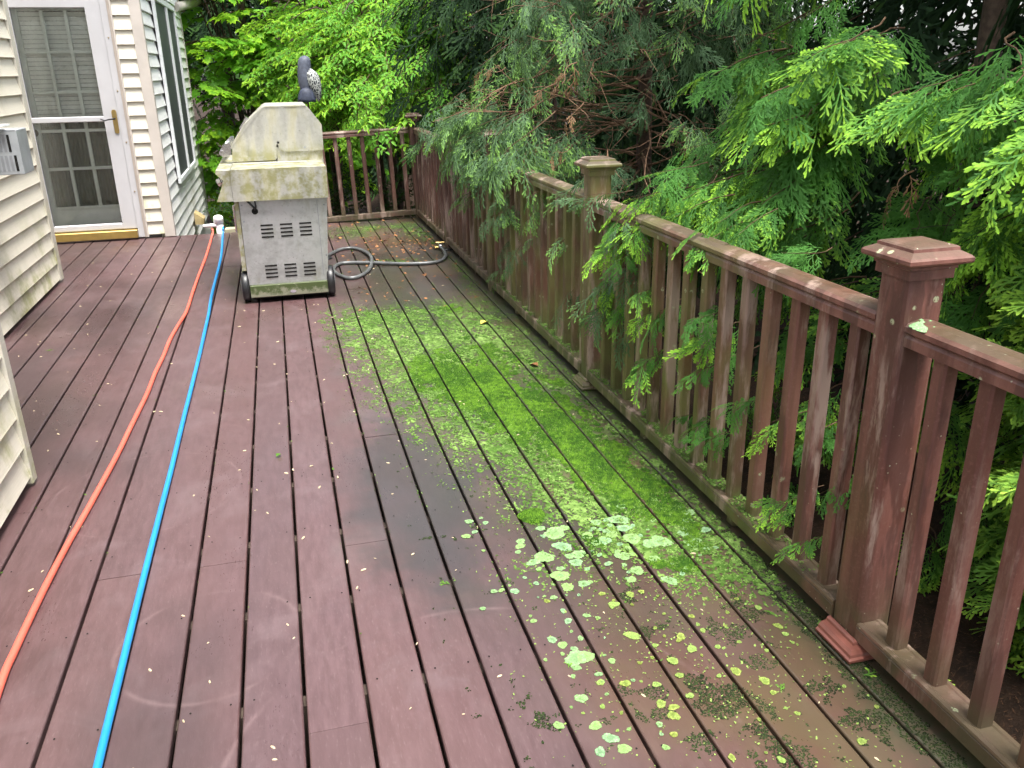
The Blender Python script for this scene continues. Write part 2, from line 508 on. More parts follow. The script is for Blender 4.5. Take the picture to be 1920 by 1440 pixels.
# ------------------------------------------------------------------ deck
PITCH = .1545; GAP = .0088
gaps = [-.083 + PITCH*k for k in range(-6, 10)]
left = [gaps[0] - .1575*k for k in range(8, 0, -1)]
gaps = left + gaps + [-.083 + PITCH*10]
deck = link('deck', None); tag(deck, kind='structure'); deck['label'] = 'reddish brown composite deck with moss and lichen towards its railing'
JOINTS = {-.157: 3.979, .154: 2.531, -.633: 2.547, -.346: 2.532, -.006: 1.686, .306: 3.407, -.944: 6.6, -1.26: 4.9, .46: 6.1, .61: 2.95, .77: 5.6, .93: 3.6, 1.07: 5.2, 1.23: 3.45, -1.1: 3.1, -1.57: 6.0, -.48: 7.2}
WIDE = {3.979: .006}
def board_mesh(x0, x1, y0, y1, dz):
    b = .0045
    prof = [(x0, -.026+dz), (x0, -b+dz), (x0+b*.35, -b*.35+dz), (x0+b, dz), (x1-b, dz), (x1-b*.35, -b*.35+dz), (x1, -b+dz), (x1, -.026+dz)]
    m = MB(); m.prism(prof[::-1], 'y', y0, y1)
    return m
BOARD_TOPS = []
for a, c in zip(gaps[:-1], gaps[1:]):
    x0 = a + GAP/2; x1 = c - GAP/2; xc = (a+c)/2
    yend = 8.83 if xc < .2 else 9.16
    if xc < -1.8: yend = 8.80
    ystart = -.9
    cuts = [ystart]
    for jx, jy in JOINTS.items():
        if x0 < jx < x1: cuts.append(jy)
    cuts.append(yend)
    for k in range(len(cuts)-1):
        g2 = WIDE.get(cuts[k], .0025)/2 if k > 0 else 0
        g3 = WIDE.get(cuts[k+1], .0025)/2 if k+1 < len(cuts)-1 else 0
        dz = random.uniform(-.0012, .0012)
        board_mesh(x0, x1, cuts[k]+g2, cuts[k+1]-g3, dz).build('deck_board', M['deck'], deck)
for yj in np.arange(-.7, 9.1, .42):
    m = MB(); m.box(-2.3, 1.44, yj, yj+.04, -.22, -.029); m.build('joist', M['joist'], deck)
m = MB(); m.box(1.472, 1.50, -.9, 9.18, -.24, -.012, 0, .004); m.build('fascia_board', M['rail'], deck)
m = MB(); m.box(.22, 1.49, 9.17, 9.20, -.24, -.012, 0, .004); m.build('fascia_board', M['rail'], deck)
m = MB()
for a, c in zip(gaps[:-1], gaps[1:]):
    for yj in np.arange(-.7, 9.1, .42):
        for xx in (a+.032, c-.032):
            if random.random() < .75:
                px = xx+random.uniform(-.006, .006); py = yj+.02+random.uniform(-.006, .006); r = .0028
                m.add([(px+r*math.cos(q*math.pi/3), py+r*1.2*math.sin(q*math.pi/3), .0016) for q in range(6)], [tuple(range(6))])
o = m.build('screw', M['dark'], deck); tag(o, kind='stuff')

# ------------------------------------------------------------------ railings
TOP_PROF = [(-.043, .908), (-.043, .920), (-.036, .9275), (-.015, .934), (.015, .934), (.036, .9275), (.043, .920), (.043, .908),
            (.034, .901), (.040, .893), (.040, .872), (-.040, .872), (-.040, .893), (-.034, .901)]
BOT_PROF = [(-.038, .045), (-.038, .082), (-.0355, .0835), (-.0355, .087), (-.038, .0885), (-.036, .094), (-.024, .0955), (-.020, .0925), (.020, .0925), (.024, .0955), (.036, .094), (.038, .088), (.038, .045)]
def baluster_mesh():
    m = MB(); h = .021; b = .0055
    pr = [(-h+b, -h), (h-b, -h), (h, -h+b), (h, h-b), (h-b, h), (-h+b, h), (-h, h-b), (-h, -h+b)]
    m.prism(pr, 'z', .091, .874)
    return m.mesh('baluster', M['rail'])
BAL = baluster_mesh()
def post_parts(parent, x, y, top=1.062, size=.052):
    m = MB(); h = size; b = .012
    pr = [(-h+b, -h), (h-b, -h), (h-b*.3, -h+b*.3), (h, -h+b), (h, h-b), (h-b*.3, h-b*.3), (h-b, h), (-h+b, h), (-h+b*.3, h-b*.3), (-h, h-b), (-h, -h+b), (-h+b*.3, -h+b*.3)]
    m.prism(pr, 'z', 0.002, top-.02)
    p = m.build('post', M['rail'], parent, (x, y, 0))
    m = MB()
    lay = [(.060, top-.032), (.060, top-.010), (.064, top-.008), (.064, top-.002), (.072, top+.002), (.084, top+.006), (.086, top+.010), (.086, top+.018), (.081, top+.023),
           (.063, top+.033), (.062, top+.040), (.057, top+.043), (.045, top+.046), (0.0005, top+.050)]
    vs = []; fs = []
    for s_, z in lay: vs += [(-s_, -s_, z), (s_, -s_, z), (s_, s_, z), (-s_, s_, z)]
    fs.append((3, 2, 1, 0))
    for k in range(len(lay)-1):
        for j in range(4): fs.append((k*4+j, k*4+(j+1) % 4, k*4+4+(j+1) % 4, k*4+4+j))
    m.add(vs, fs); m.build('post_cap', M['rail'], p)
    return p
def base_trim(post, loose=0):
    """L-shaped moulding round the two visible foot sides of a post"""
    prof = [(0, .004), (.040, .004), (.042, .008), (.042, .014), (.036, .018), (.034, .026), (.026, .034), (.012, .037), (.010, .044), (.004, .048), (0, .048)]
    m = MB(); h = .056
    def ring(corner):
        return [(-h-d*corner[0], -h-d*corner[1], z) for d, z in prof]
    # west side from +y to the south-west mitre, then south side to +x
    A = [(-h-d, h*.95, z) for d, z in prof]; B = [(-h-d, -h-d, z) for d, z in prof]; Cc = [(-.006, -h-d, z) for d, z in prof]
    n = len(prof)
    vs = A+B+Cc; fs = [tuple(range(n-1, -1, -1)), tuple(range(2*n, 3*n))]
    for k in range(2):
        for i in range(n):
            j = (i+1) % n
            fs.append((k*n+i, k*n+j, (k+1)*n+j, (k+1)*n+i))
    m.add(vs, fs)
    return m.build('base_trim', M['rail'] if not loose else M['new_trim'], post)

rail = thing('deck_railing', 'long brown baluster railing with capped posts along the mossy side of the deck', 'railing')
XC = 1.408
posts = [1.635, 3.742, 5.752, 7.412]
for i, yp in enumerate(posts):
    p = post_parts(rail, 1.412, yp, 1.062)
    if i < 2: base_trim(p, i == 0)
if True:
    p0 = [o for o in rail.children if o.name.startswith('post')][0]
ends = [-.8] + posts + [9.05]
for k in range(len(ends)-1):
    y0 = ends[k] + (.053 if k > 0 else 0); y1 = ends[k+1] - (.053 if k < len(ends)-2 else .03)
    m = MB(); m.prism([(XC+p, q) for p, q in TOP_PROF], 'y', y0, y1); m.build('top_rail', M['rail'], rail)
    m = MB(); m.prism([(1.395+p, q) for p, q in BOT_PROF], 'y', y0, y1); m.build('bottom_rail', M['rail'], rail)
    if k == 0:
        ys = [1.482 - .1415*i for i in range(0, 10)]
    elif k == 1:
        ys = [1.781 + .1368*i for i in range(14)]
    else:
        n = int(round((y1-y0)/.137)); st = (y1-y0)/n
        ys = [y0 + st*(i+.5) for i in range(n)]
    for yb in ys:
        if yb > y1-.03: continue
        b = link('baluster', BAL, rail, (1.402+random.uniform(-.001, .001), yb, 0))
        b.rotation_euler = (random.uniform(-.003, .003), random.uniform(-.003, .003), random.uniform(-.04, .04))
    for fr in (.3, .68):
        m = MB(); yb = y0+(y1-y0)*fr; m.box(1.375, 1.413, yb-.02, yb+.02, .002, .0455, 0, .004); m.build('foot_block', M['rail'], rail)

# far railing: same pieces, sagging slightly at its left end
frail = thing('far_railing', 'dark brown baluster railing across the far end behind the grill', 'railing', (1.41, 9.06, .0))
frail.rotation_euler = (0, -math.radians(1.9), 0)
m = MB(); m.prism([(p, q+.01) for p, q in TOP_PROF], 'x', -1.75, -.06); o = m.build('top_rail', M['rail'], frail)
m = MB(); m.prism([(p, q) for p, q in BOT_PROF], 'x', -1.75, -.05); m.build('bottom_rail', M['rail'], frail)
for i in range(12):
    b = link('baluster', BAL, frail, (-.13 - .137*i, 0, 0.004)); b.rotation_euler = (0, 0, math.pi/2)
post_parts(frail, -.002, 0.0, 1.03)
for xx in (-.42, -1.2):
    m = MB(); m.box(xx-.02, xx+.02, -.02, .02, .05*(xx/-1.2), .046, 0, .003); m.build('foot_block', M['rail'], frail)

# ------------------------------------------------------------------ house
house = thing('house', 'cream clapboard house with a glazed storm door opening onto the deck', 'house')
ROW = .1219
def lap_mesh(length, mat, row=ROW):
    """one clapboard: runs along +x, outward is -y"""
    m = MB()
    pr = [(.004, 0.0), (-.0245, 0.0), (-.0260, .004), (-.0245, .010), (-.003, row+.010), (.004, row+.012)]
    m.prism(pr, 'x', 0, length)
    return m.mesh('siding_board', mat)
def siding(name, p, ang, length, z0, z1, mat, zoff=None):
    """wall whose outward normal is local -y, rotated by ang about z"""
    m = MB(); m.box(0, length, .004, .10, z0, z1)
    w = m.build(name, M['sidingA'], house, p); w.rotation_euler = (0, 0, ang)
    me = lap_mesh(length, mat)
    z = z0
    while z + ROW < z1:
        b = link('siding_board', me, w, (0, 0, z)); z += ROW
    return w
R90 = math.pi/2
# outward +x  => local -y -> +x : ang = +90deg, runs along +y
siding('wall', (-1.742, 3.43, 0), R90, 3.60, .028-ROW*0, 3.0, M['sidingA'])          # beside the air conditioner
siding('wall', (-1.085, -1.2, 0), R90, 4.52, .040, 3.0, M['sidingA'])               # nearest bump-out
w = siding('wall', (-1.085-.6, 3.318, 0), 0, .0001, .04, .05, M['sidingA'])
bpy.data.objects.remove(w, do_unlink=True)
siding('wall', (-1.742, 7.095, 0), math.pi, .95, .028, 3.0, M['sidingA'])            # return facing the door
siding('wall', (-1.298, 8.815, 0), 0, .155, .035, 3.0, M['sidingA'])                 # strip right of the door
WZ0 = -.40
siding('wall', (-1.080, 8.84, 0), R90, 4.0, WZ0, 3.0, M['sidingB'])                  # window wall
siding('wall', (-1.742, 3.33, 0), math.pi, -.0, .04, .05, M['sidingA']) if False else None
# return of the bump-out, facing away from the camera
m = MB(); m.box(-1.75, -1.10, 3.22, 3.318, .04, 3.0); m.build('wall', M['sidingA'], house)
m = MB(); m.box(-2.7, -2.23, 7.1, 8.8, .03, 3.0); m.build('wall', M['sidingA'], house)
m = MB(); m.box(-3.2, -1.1, 8.83, 8.93, 2.26, 3.0); m.build('wall', M['sidingA'], house)
m = MB(); m.box(-1.29, -1.1, 8.83, 12.84, -.8, WZ0+.0); m.build('foundation', M['concrete'], house)
m = MB(); m.box(-1.13, -1.085, 8.86, 12.82, -.8, WZ0-.002); m.build('foundation', M['concrete'], house)
# corner trims
def corner(x0, x1, y0, y1, z0, z1, mat, bev=.006):
    m = MB(); m.box(x0, x1, y0, y1, z0, z1, 0, bev); return m.build('corner_trim', mat, house)
corner(-1.775, -1.714, 7.030, 7.125, .012, 3.0, M['trim_alg'])
corner(-1.125, -1.053, 3.320, 3.372, .010, 3.0, M['trim_alg'])
corner(-1.146, -1.052, 8.785, 8.86, .004, 3.0, M['trim'], .005)
corner(-1.10, -1.050, 12.80, 12.86, WZ0-.02, 3.0, M['trim'])
# gutter elbow at the far end
m = MB(); m.tube([(-1.06, 12.3, 2.27), (-1.0, 12.9, 2.33), (-.93, 13.3, 2.37), (-.86, 13.55, 2.43), (-.82, 13.62, 2.6), (-.82, 13.62, 3.0)], .055, 10)
m.build('downspout', M['trim'], house)
# roof edge above, just out of view
m = MB(); m.box(-1.9, -.86, 8.6, 13.3, 3.0, 3.12); m.build('eave', M['trim'], house)

# storm door
YD = 8.81
door = MB(); door.box(-2.20, -1.385, YD+.105, YD+.14, .1, 2.2)
def P(mb, name, mat, parent): return mb.build(name, mat, parent)
m = MB(); m.box(-1.512, -1.386, YD-.012, YD+.028, .10, 2.16, 0, .006); storm = m.build('storm_door', M['storm'], house)
m = MB(); m.box(-2.215, -2.113, YD-.012, YD+.028, .10, 2.16, 0, .006); m.build('stile', M['storm'], storm)
m = MB(); m.box(-2.113, -1.512, YD-.010, YD+.026, 2.045, 2.158, 0, .006); m.build('top_rail', M['storm'], storm)
m = MB(); m.box(-2.113, -1.512, YD-.016, YD+.024, 1.088, 1.136, 0, .006); m.build('middle_rail', M['storm'], storm)
m = MB(); m.box(-2.113, -1.512, YD-.014, YD+.026, .098, .160, 0, .010); m.build('bottom_rail', M['storm'], storm)
m = MB(); m.box(-2.113, -1.512, YD+.004, YD+.008, 1.136, 2.045); m.build('pane', M['glass'], storm)
m = MB(); m.box(-2.113, -1.512, YD+.004, YD+.008, .160, 1.088); m.build('pane', M['glass'], storm)
m = MB()
pl = [(-.021 + 0, 0)]
pts = []
for k in range(16):
    w_ = math.pi*2*k/16; pts.append((-1.418+.021*math.cos(w_), 1.085+(.085 if math.sin(w_) >= 0 else -.085)+.021*math.sin(w_)))
m.prism(pts, 'y', YD-.020, YD-.012); hd = m.build('handle', M['brass'], storm)
m = MB(); m.tube([(-1.418, YD-.02, 1.112), (-1.420, YD-.062, 1.112), (-1.46, YD-.066, 1.108), (-1.50, YD-.066, 1.098), (-1.535, YD-.064, 1.112)], [.008, .008, .007, .006, .004], 8); m.build('lever', M['black'], hd)
for zz in (.45, .9, 1.35, 1.8):
    m = MB(); m.lathe([(.006, -.004), (.006, .0)], (-1.355, YD-.022, zz), 'y', 8); m.build('screw_head', M['brass'], storm)
m = MB(); m.box(-1.384, -1.330, YD-.022, YD+.06, .014, 2.22, 0, .006); m.build('door_frame', M['storm'], house)
m = MB(); m.box(-1.329, -1.308, YD-.030, YD+.03, .012, 2.24, 0, .004); m.build('door_frame', M['jamb'], house)
m = MB(); m.box(-1.3075, -1.293, YD-.024, YD+.03, .012, 2.24, 0, .003); m.build('door_frame', M['trim'], house)
m = MB(); m.box(-2.30, -1.384, YD-.022, YD+.06, 2.162, 2.24, 0, .006); m.build('door_frame', M['storm'], house)
m = MB(); m.box(-2.24, -1.386, YD-.065, YD+.06, .018, .094, 0, .006); m.build('door_sill', M['brass_sill'], house)
# inner panelled door with a lattice of glazing bars
YI = 8.90
m = MB(); m.box(-2.32, -2.085, YI, YI+.04, .03, 2.16, 0, .004); inner = m.build('inner_door', M['inner'], house)
m = MB(); m.box(-1.50, -1.388, YI, YI+.04, .03, 2.16, 0, .004); m.build('stile', M['inner'], inner)
m = MB(); m.box(-2.085, -1.50, YI, YI+.04, 2.035, 2.16, 0, .004); m.build('top_rail', M['inner'], inner)
m = MB(); m.box(-2.085, -1.50, YI, YI+.04, .03, .302, 0, .004); m.build('bottom_rail', M['inner'], inner)
m = MB(); m.box(-2.085, -1.50, YI-.012, YI, .296, .324, 0, .005); m.build('glazing_bead', M['inner'], inner)
for xx in (-1.89, -1.695):
    m = MB(); m.box(xx-.0135, xx+.0135, YI-.006, YI+.03, .302, 2.035, 0, .003); m.build('glazing_bar', M['inner'], inner)
for zz in (1.688, 1.346, 1.011, .67):
    m = MB(); m.box(-2.085, -1.50, YI-.0035, YI+.027, zz-.0135, zz+.0135, 0, .003); m.build('glazing_bar', M['inner'], inner)
m = MB(); m.box(-2.085, -1.50, YI+.012, YI+.016, .302, 2.035); m.build('pane', M['glass'], inner)
for zz in (1.115, 1.0):
    m = MB(); m.lathe([(.034, -.012), (.034, -.006), (.012, 0)], (-2.135, YI, zz), 'y', 16); m.build('door_knob', simple('dark_bronze', (.07, .045, .035), .35, .6), inner)
# gathered curtain behind
nx = 90; V = []; F = []
for i in range(nx+1):
    u = i/nx; xx = -2.10+.62*u
    yy = YI+.10+.012*math.sin(u*95+2*math.sin(u*13))+.006*math.sin(u*41)
    V += [(xx, yy, .25), (xx, yy+.004*math.sin(u*60), 1.15), (xx, yy, 2.1)]
for i in range(nx):
    for j in range(2):
        a = i*3+j; F += [(a, a+3, a+4), (a, a+4, a+1)]
M['curtain'] = simple('grey_curtain', (.16, .17, .16), .9, 0, .1, .1)
M['blind'] = simple('pale_blind', (.82, .84, .80), .8, 0, .2, .06)
bl_ = MB(); bl_.box(-2.09, -1.49, YI+.05, YI+.056, 2.03, 2.07); bl_ = bl_.build('window_blind', M['blind'], house)
for k_ in range(24):
    zz = 2.02-.0375*k_; sl = MB(); sl.prism([(YI+.050, zz), (YI+.056, zz-.034), (YI+.058, zz-.034), (YI+.052, zz)], 'x', -2.09, -1.49); sl.build('slat', M['blind'], bl_)
link('curtain', np_mesh('curtain', V, F, M['curtain'], smooth=True), house)
m = MB(); m.box(-2.4, -1.39, YI+.25, YI+.27, .0, 2.3); m.build('room_back', M['dark'], house)

# window on the far wall (faces +x)
XW = -1.048
m = MB()
y0, y1, z0, z1 = 9.66, 11.70, .40, 2.23; fw = .055
m.box(XW, XW+.030, y0, y1, z0, z0+fw, 0, .006); win = m.build('window', M['white_vinyl'], house)
for (a, b, c, d) in ((y0, y1, z1-fw, z1), (y0, y0+fw, z0+fw, z1-fw), (y1-fw, y1, z0+fw, z1-fw), (10.765, 10.835, z0+fw, z1-fw)):
    m = MB(); m.box(XW, XW+.030, a, b, c, d, 0, .006); m.build('frame', M['white_vinyl'], win)
for (a, b) in ((y0+fw, 10.765), (10.835, y1-fw)):
    m = MB(); m.box(XW-.004, XW+.008, a, b, z0+fw, z1-fw); m.build('insect_screen', M['screen'], win)
# wall vent hood
m = MB()
vs = [(XW+.006, 10.70, -.06), (XW+.006, 10.95, -.06), (XW+.006, 10.95, -.20), (XW+.006, 10.70, -.20),
      (XW+.11, 10.72, -.14), (XW+.11, 10.93, -.14), (XW+.10, 10.93, -.205), (XW+.10, 10.72, -.205)]
m.add(vs, [(0, 1, 2, 3), (4, 7, 6, 5), (0, 4, 5, 1), (1, 5, 6, 2), (2, 6, 7, 3), (3, 7, 4, 0)])
m.build('vent_hood', simple('tan_plastic', (.52, .40, .20), .5), house)

# air conditioner sticking out of the left wall
ac = thing('air_conditioner', 'grey louvred air conditioner box sticking out of the left wall', 'air conditioner', (-1.40, 5.45, 0))
m = MB(); m.box(-.33, 0, .0, .21, .972, 1.216, 0, .004); m.build('casing', M['galv'], ac)
m = MB(); m.box(-.32, -.004, -.004, -.0005, 1.217, 1.222); m.build('top_lip', M['white_vinyl'], ac)
for r_, (za, zb) in enumerate(((1.098, 1.19), (.992, 1.078))):
    for k in range(5):
        xx = -.135+.023*k+.004*(1-r_)*0 + (.018 if r_ else 0) - .012
        m = MB(); m.box(xx, xx+.013, -.002, .0, za, zb); m.build('louvre_slot', M['dark'] if k == 4 else M['galv2'], ac)
m = MB(); m.box(-.33, -.05, -.05, .10, 1.235, 1.243); m.build('drip_flap', M['white_vinyl'], ac)
m = MB(); m.box(-.33, -.16, .02, .05, .90, .972); m.build('bracket', M['white_vinyl'], ac)
for i in range(4):
    pass
# ------------------------------------------------------------------ grill
grill = thing('gas_grill', 'weathered stainless steel gas grill on black wheels, seen from its side', 'grill')
Y0, YL, YB = 5.88, 6.33, 7.06
m = MB(); m.prism([(-.291, .126), (.244, .122), (.286, .700), (-.287, .700)], 'y', 5.925, 7.02); cabn = m.build('cabinet', M['cab'], grill)
def slot(x0, x1, zc, sk=-.004):
    m = MB(); m.add([(x0, 5.9235, zc-.005), (x1, 5.9235, zc-.005+sk*-1), (x1, 5.9235, zc+.005-sk), (x0, 5.9235, zc+.005)], [(0, 1, 2, 3)])
    m = MB(); m.box(x0, x1, 5.922, 5.9249, zc-.0055, zc+.0055); return m.build('louvre_slot', M['dark'], cabn)
for bx in (-.168, -.041, .086):
    for k in range(4): slot(bx, bx+.080, .528-.0262*k)
for bx in (-.170, -.042, .086):
    for k in range(4): slot(bx, bx+.080, .252-.0262*k)
m = MB(); m.lathe([(.021, -.0022), (.021, 0)], (-.192, 5.9249, .625), 'y', 18); m.build('hose_hole', M['dark'], cabn)
m = MB(); m.tube([(-.235, 5.90, .70), (-.205, 5.90, .665), (-.19, 5.905, .648), (-.19, 5.93, .628)], .007, 6); m.tube([(-.185, 5.90, .70), (-.182, 5.90, .66), (-.19, 5.93, .63)], .006, 6)
m.build('gas_pipe', M['black'], cabn)
for xz in ((-.272, .668), (.262, .645), (.247, .30), (-.27, .56)):
    m = MB(); m.lathe([(.006, -.003), (.005, 0)], (xz[0], 5.9249, xz[1]), 'y', 8); m.build('bolt', M['galv2'], cabn)
m = MB(); m.box(.215, .218, 5.922, 5.9249, .16, .68); m.build('seam', M['galv2'], cabn)
# front doors (face -x)
m = MB(); m.prism([(-.322, .225), (-.293, .225), (-.291, .688), (-.318, .688)], 'y', 5.94, 6.46); dr = m.build('door', M['steel'], grill)
m = MB(); m.tube([(-.322, 6.40, .40), (-.350, 6.40, .42), (-.350, 6.40, .60), (-.322, 6.40, .62)], .009, 8); m.build('door_handle', M['chrome'], dr)
m = MB(); m.prism([(-.322, .225), (-.293, .225), (-.291, .688), (-.318, .688)], 'y', 6.48, 7.01); m.build('door', M['steel'], grill)
# base skirt, underside and wheels
m = MB(); m.box(-.283, .238, 5.905, 7.03, .040, .124, 0, .004); sk = m.build('base_skirt', M['skirt'], grill)
m = MB(); m.lathe([(.021, -.002), (.019, -.0008), (.0005, 0)], (0, 0, 0), 'y', 20); b_ = m.build('badge', M['chrome'], sk, (.0, 5.9045, .068)); b_.scale = (1, 1, .5)
m = MB(); m.box(-.27, .23, 5.93, 7.0, .028, .0395); m.build('underside', M['dark'], grill)
for (xw, yw) in ((-.312, 5.99), (.262, 5.99), (-.312, 6.93), (.262, 6.93)):
    m = MB(); m.lathe([(.085, -.026), (.100, -.022), (.105, -.012), (.105, .012), (.100, .022), (.085, .026)], (xw, yw, .107), 'x', 28)
    wh = m.build('wheel', M['black'], grill)
    m = MB(); m.lathe([(.045, -.030), (.045, .030)], (xw, yw, .107), 'x', 18); m.build('hub', M['galv2'], wh)
# side shelf and firebox
m = MB(); m.prism([(-.318, .699), (.294, .697), (.298, .895), (.290, .902), (-.310, .904), (-.3185, .898)], 'y', Y0, YL-.003); sh = m.build('side_shelf', M['steel'], grill)
m = MB(); m.box(-.245, .185, 6.20, 6.29, .9025, .9055); m.build('shelf_inlay', M['galv'], sh)
m = MB(); m.box(-.26, .20, 6.195, 6.2, .9026, .9065); m.build('shelf_rib', M['steel'], sh)
m = MB(); m.prism([(-.318, .70), (.298, .70), (.306, .905), (-.316, .905)], 'y', YL-.002, YB); m.build('firebox', M['steel'], grill)
# control panel along the front
m = MB(); m.prism([(-.421, .703), (-.320, .702), (-.320, .898), (-.403, .903), (-.408, .882), (-.366, .838), (-.378, .80)], 'y', Y0+.002, YB); cp = m.build('control_panel', M['steel'], grill)
for k, yk in enumerate((5.97, 6.43, 6.63, 6.83)):
    kn = MB(); kn.lathe([(.030, .0), (.030, .012), (.026, .018), (.026, .040), (.022, .044)], (0, 0, 0), 'z', 20)
    q = kn.build('knob', M['chrome'], cp, (-.368, yk, .828)); q.rotation_euler = (0, math.radians(-112), 0)
    kn = MB(); kn.lathe([(.0312, .0125), (.0312, .017)], (0, 0, 0), 'z', 20); kn.build('knob_ring', M['black'], q)
# lid
LID = [(-.316, .910), (-.302, 1.030), (-.204, 1.158), (-.082, 1.262), (-.060, 1.272), (.220, 1.272), (.240, 1.250), (.309, 1.152), (.316, 1.140), (.313, .972), (.300, .966), (.030, .968), (.014, .985), (.000, 1.020), (-.008, 1.010), (-.012, .930), (-.022, .912)]
m = MB(); m.prism(LID, 'y', YL, YB); lid = m.build('lid', M['steel'], grill)
m = MB(); m.box(-.01, .305, YL+.012, YB-.012, .906, 1.0); m.build('lid_back', M['steel'], grill)
m = MB(); m.lathe([(.0085, -.003), (.0085, 0)], (.006, YL, 1.030), 'y', 14); m.build('pivot_hole', M['dark'], lid)
m = MB(); m.lathe([(.007, -.004), (.006, 0)], (.185, YL, .992), 'y', 10); m.build('rivet', M['galv'], lid)
m = MB(); m.prism([(-.300, 1.028), (-.080, 1.2630), (-.060, 1.2735), (.2195, 1.2735), (.2185, 1.266), (-.058, 1.266), (-.0785, 1.255), (-.2975, 1.022)][::-1], 'y', YL-.004, YL-.0005); m.build('lid_rim', M['steel'], lid)
m = MB(); m.prism([(-.255, 1.115), (-.228, 1.098), (-.186, 1.160), (-.180, 1.182), (-.196, 1.196), (-.206, 1.186)], 'y', 6.62, 6.72); m.build('thermometer', M['chrome'], lid)
m = MB()
hp = [(-.316, .965), (-.335, .948), (-.372, .945), (-.393, .958), (-.396, .975), (-.372, 1.008), (-.342, 1.036), (-.316, 1.040)]
m.prism(hp, 'y', YL+.02, YL+.075, 0, True); m.prism(hp, 'y', YB-.075, YB-.02, 0, True)
m.tube([(-.378, YL+.01, .972), (-.378, YB-.01, .972)], .019, 14); m.build('lid_handle', M['chrome'], lid)

# bird decoy on a stake behind the grill
M['feather'] = None
def feather_material():
    t = NT('scaled_feathers')
    tc = t.n('ShaderNodeTexCoord').outputs['Object']
    v = t.voro(62, t.mapped((1, 1, .6), (0, 0, 0), tc))
    v2 = t.voro(62, t.mapped((1, 1, .6), (0, 0, 0), tc), 'DISTANCE_TO_EDGE')
    c = t.mix(t.mr(v2, .06, .16), (.42, .44, .42), (.022, .025, .032))
    return t.done(t.principled(c, .5, 0, .4, t.bump(v, .3, .01)))
M['feather'] = feather_material()
M['plume'] = simple('slate_plumage', (.030, .037, .060), .6, 0, .35, .35, 40)
M['nape'] = simple('grey_plumage', (.075, .085, .115), .6, 0, .35, .2, 50)
bird = thing('bird_decoy', 'slate grey bird decoy with scaly barred wing standing behind the grill lid', 'bird decoy', (.285, 7.25, 0))
m = MB(); prof = [(.040, 1.285), (.046, 1.31), (.054, 1.36), (.060, 1.41), (.060, 1.46), (.057, 1.50), (.055, 1.54), (.052, 1.57), (.042, 1.592), (.024, 1.604), (.004, 1.608)]
m.lathe(prof, (0, 0, 0), 'z', 22)
for i, v in enumerate(m.v):
    m.v[i] = (v[0]*.92 - .006 - .014*math.sin((v[2]-1.28)*9), v[1]*1.0, v[2])
body = m.build('body', M['nape'], bird)
for sx, w_, a_ in ((1, .052, 0),):
    m = MB(); V = []; seg = 10
    prof = [(.004, 1.265), (.020, 1.285), (.040, 1.33), (.056, 1.39), (.058, 1.44), (.045, 1.485), (.004, 1.515)]
    m.lathe(prof, (0, 0, 0), 'z', 20)
    m.v = [(.048 + v[0]*.95 - (v[2]-1.39)*.18, v[1]*1.15-.022, v[2]) for v in m.v]
    m.build('wing', M['feather'], body)
m = MB()
m.lathe([(.062, 1.262), (.060, 1.285), (.052, 1.32), (.040, 1.35), (.020, 1.365), (.002, 1.37)], (0, 0, 0), 'z', 26)
for i, v in enumerate(m.v):
    r_ = 1 + .05*math.sin(math.atan2(v[1], v[0])*13)
    m.v[i] = (v[0]*1.16*r_-.024, v[1]*.7*r_-.068, v[2]+.004)
m.build('tail', M['plume'], bird)
m = MB(); m.tube([(-.005, 0, .012), (-.01, 0, .7), (-.015, 0, 1.30)], .008, 8); m.build('stake', M['twig'], bird)
m = MB(); m.lathe([(.07, .001), (.07, .008), (.02, .014)], (-.005, 0, 0), 'z', 20); m.build('base_plate', M['black'], bird)

# ------------------------------------------------------------------ hoses
def smooth(pts, n=8):
    P_ = [Vector(p) for p in pts]; out = []
    for i in range(len(P_)-1):
        p0 = P_[max(i-1, 0)]; p1 = P_[i]; p2 = P_[i+1]; p3 = P_[min(i+2, len(P_)-1)]
        for k in range(n):
            t = k/n
            out.append(.5*((2*p1)+(p2-p0)*t+(2*p0-5*p1+4*p2-p3)*t*t+(3*p1-p0-3*p2+p3)*t**3))
    out.append(P_[-1]); return out
HR = .0105
red = [(-.713, 8.93, .048), (-.711, 8.86, .030), (-.708, 8.75, HR), (-.697, 7.65, HR), (-.703, 6.95, HR), (-.704, 6.36, HR), (-.702, 5.81, HR), (-.724, 5.47, HR), (-.741, 5.16, HR), (-.744, 4.85, HR), (-.754, 4.55, HR), (-.755, 4.25, HR), (-.764, 4.0, HR), (-.772, 3.8, HR), (-.779, 3.58, HR), (-.79, 3.37, HR), (-.812, 3.02, HR), (-.828, 2.81, HR), (-.838, 2.63, HR), (-.844, 2.47, HR), (-.849, 2.23, HR), (-.846, 2.05, HR), (-.80, 1.5, HR), (-.70, .8, HR), (-.60, .2, HR)]
m = MB(); m.tube(smooth(red, 6), HR, 12); h1 = m.build('garden_hose', M['red_hose']); tag(h1, 'coral red garden hose running along the deck boards', 'hose')
blue = [(-.612, 8.89, .05), (-.612, 8.84, .03), (-.612, 8.77, HR), (-.575, 7.75, HR), (-.567, 7.2, HR), (-.567, 6.78, HR), (-.566, 6.2, HR), (-.555, 5.71, HR), (-.552, 5.3, HR), (-.549, 4.9, HR), (-.549, 4.3, HR), (-.550, 3.8, HR), (-.549, 3.3, HR), (-.551, 2.9, HR), (-.552, 2.4, HR), (-.551, 1.97, HR), (-.550, 1.7, HR), (-.545, 1.2, HR), (-.55, .4, HR)]
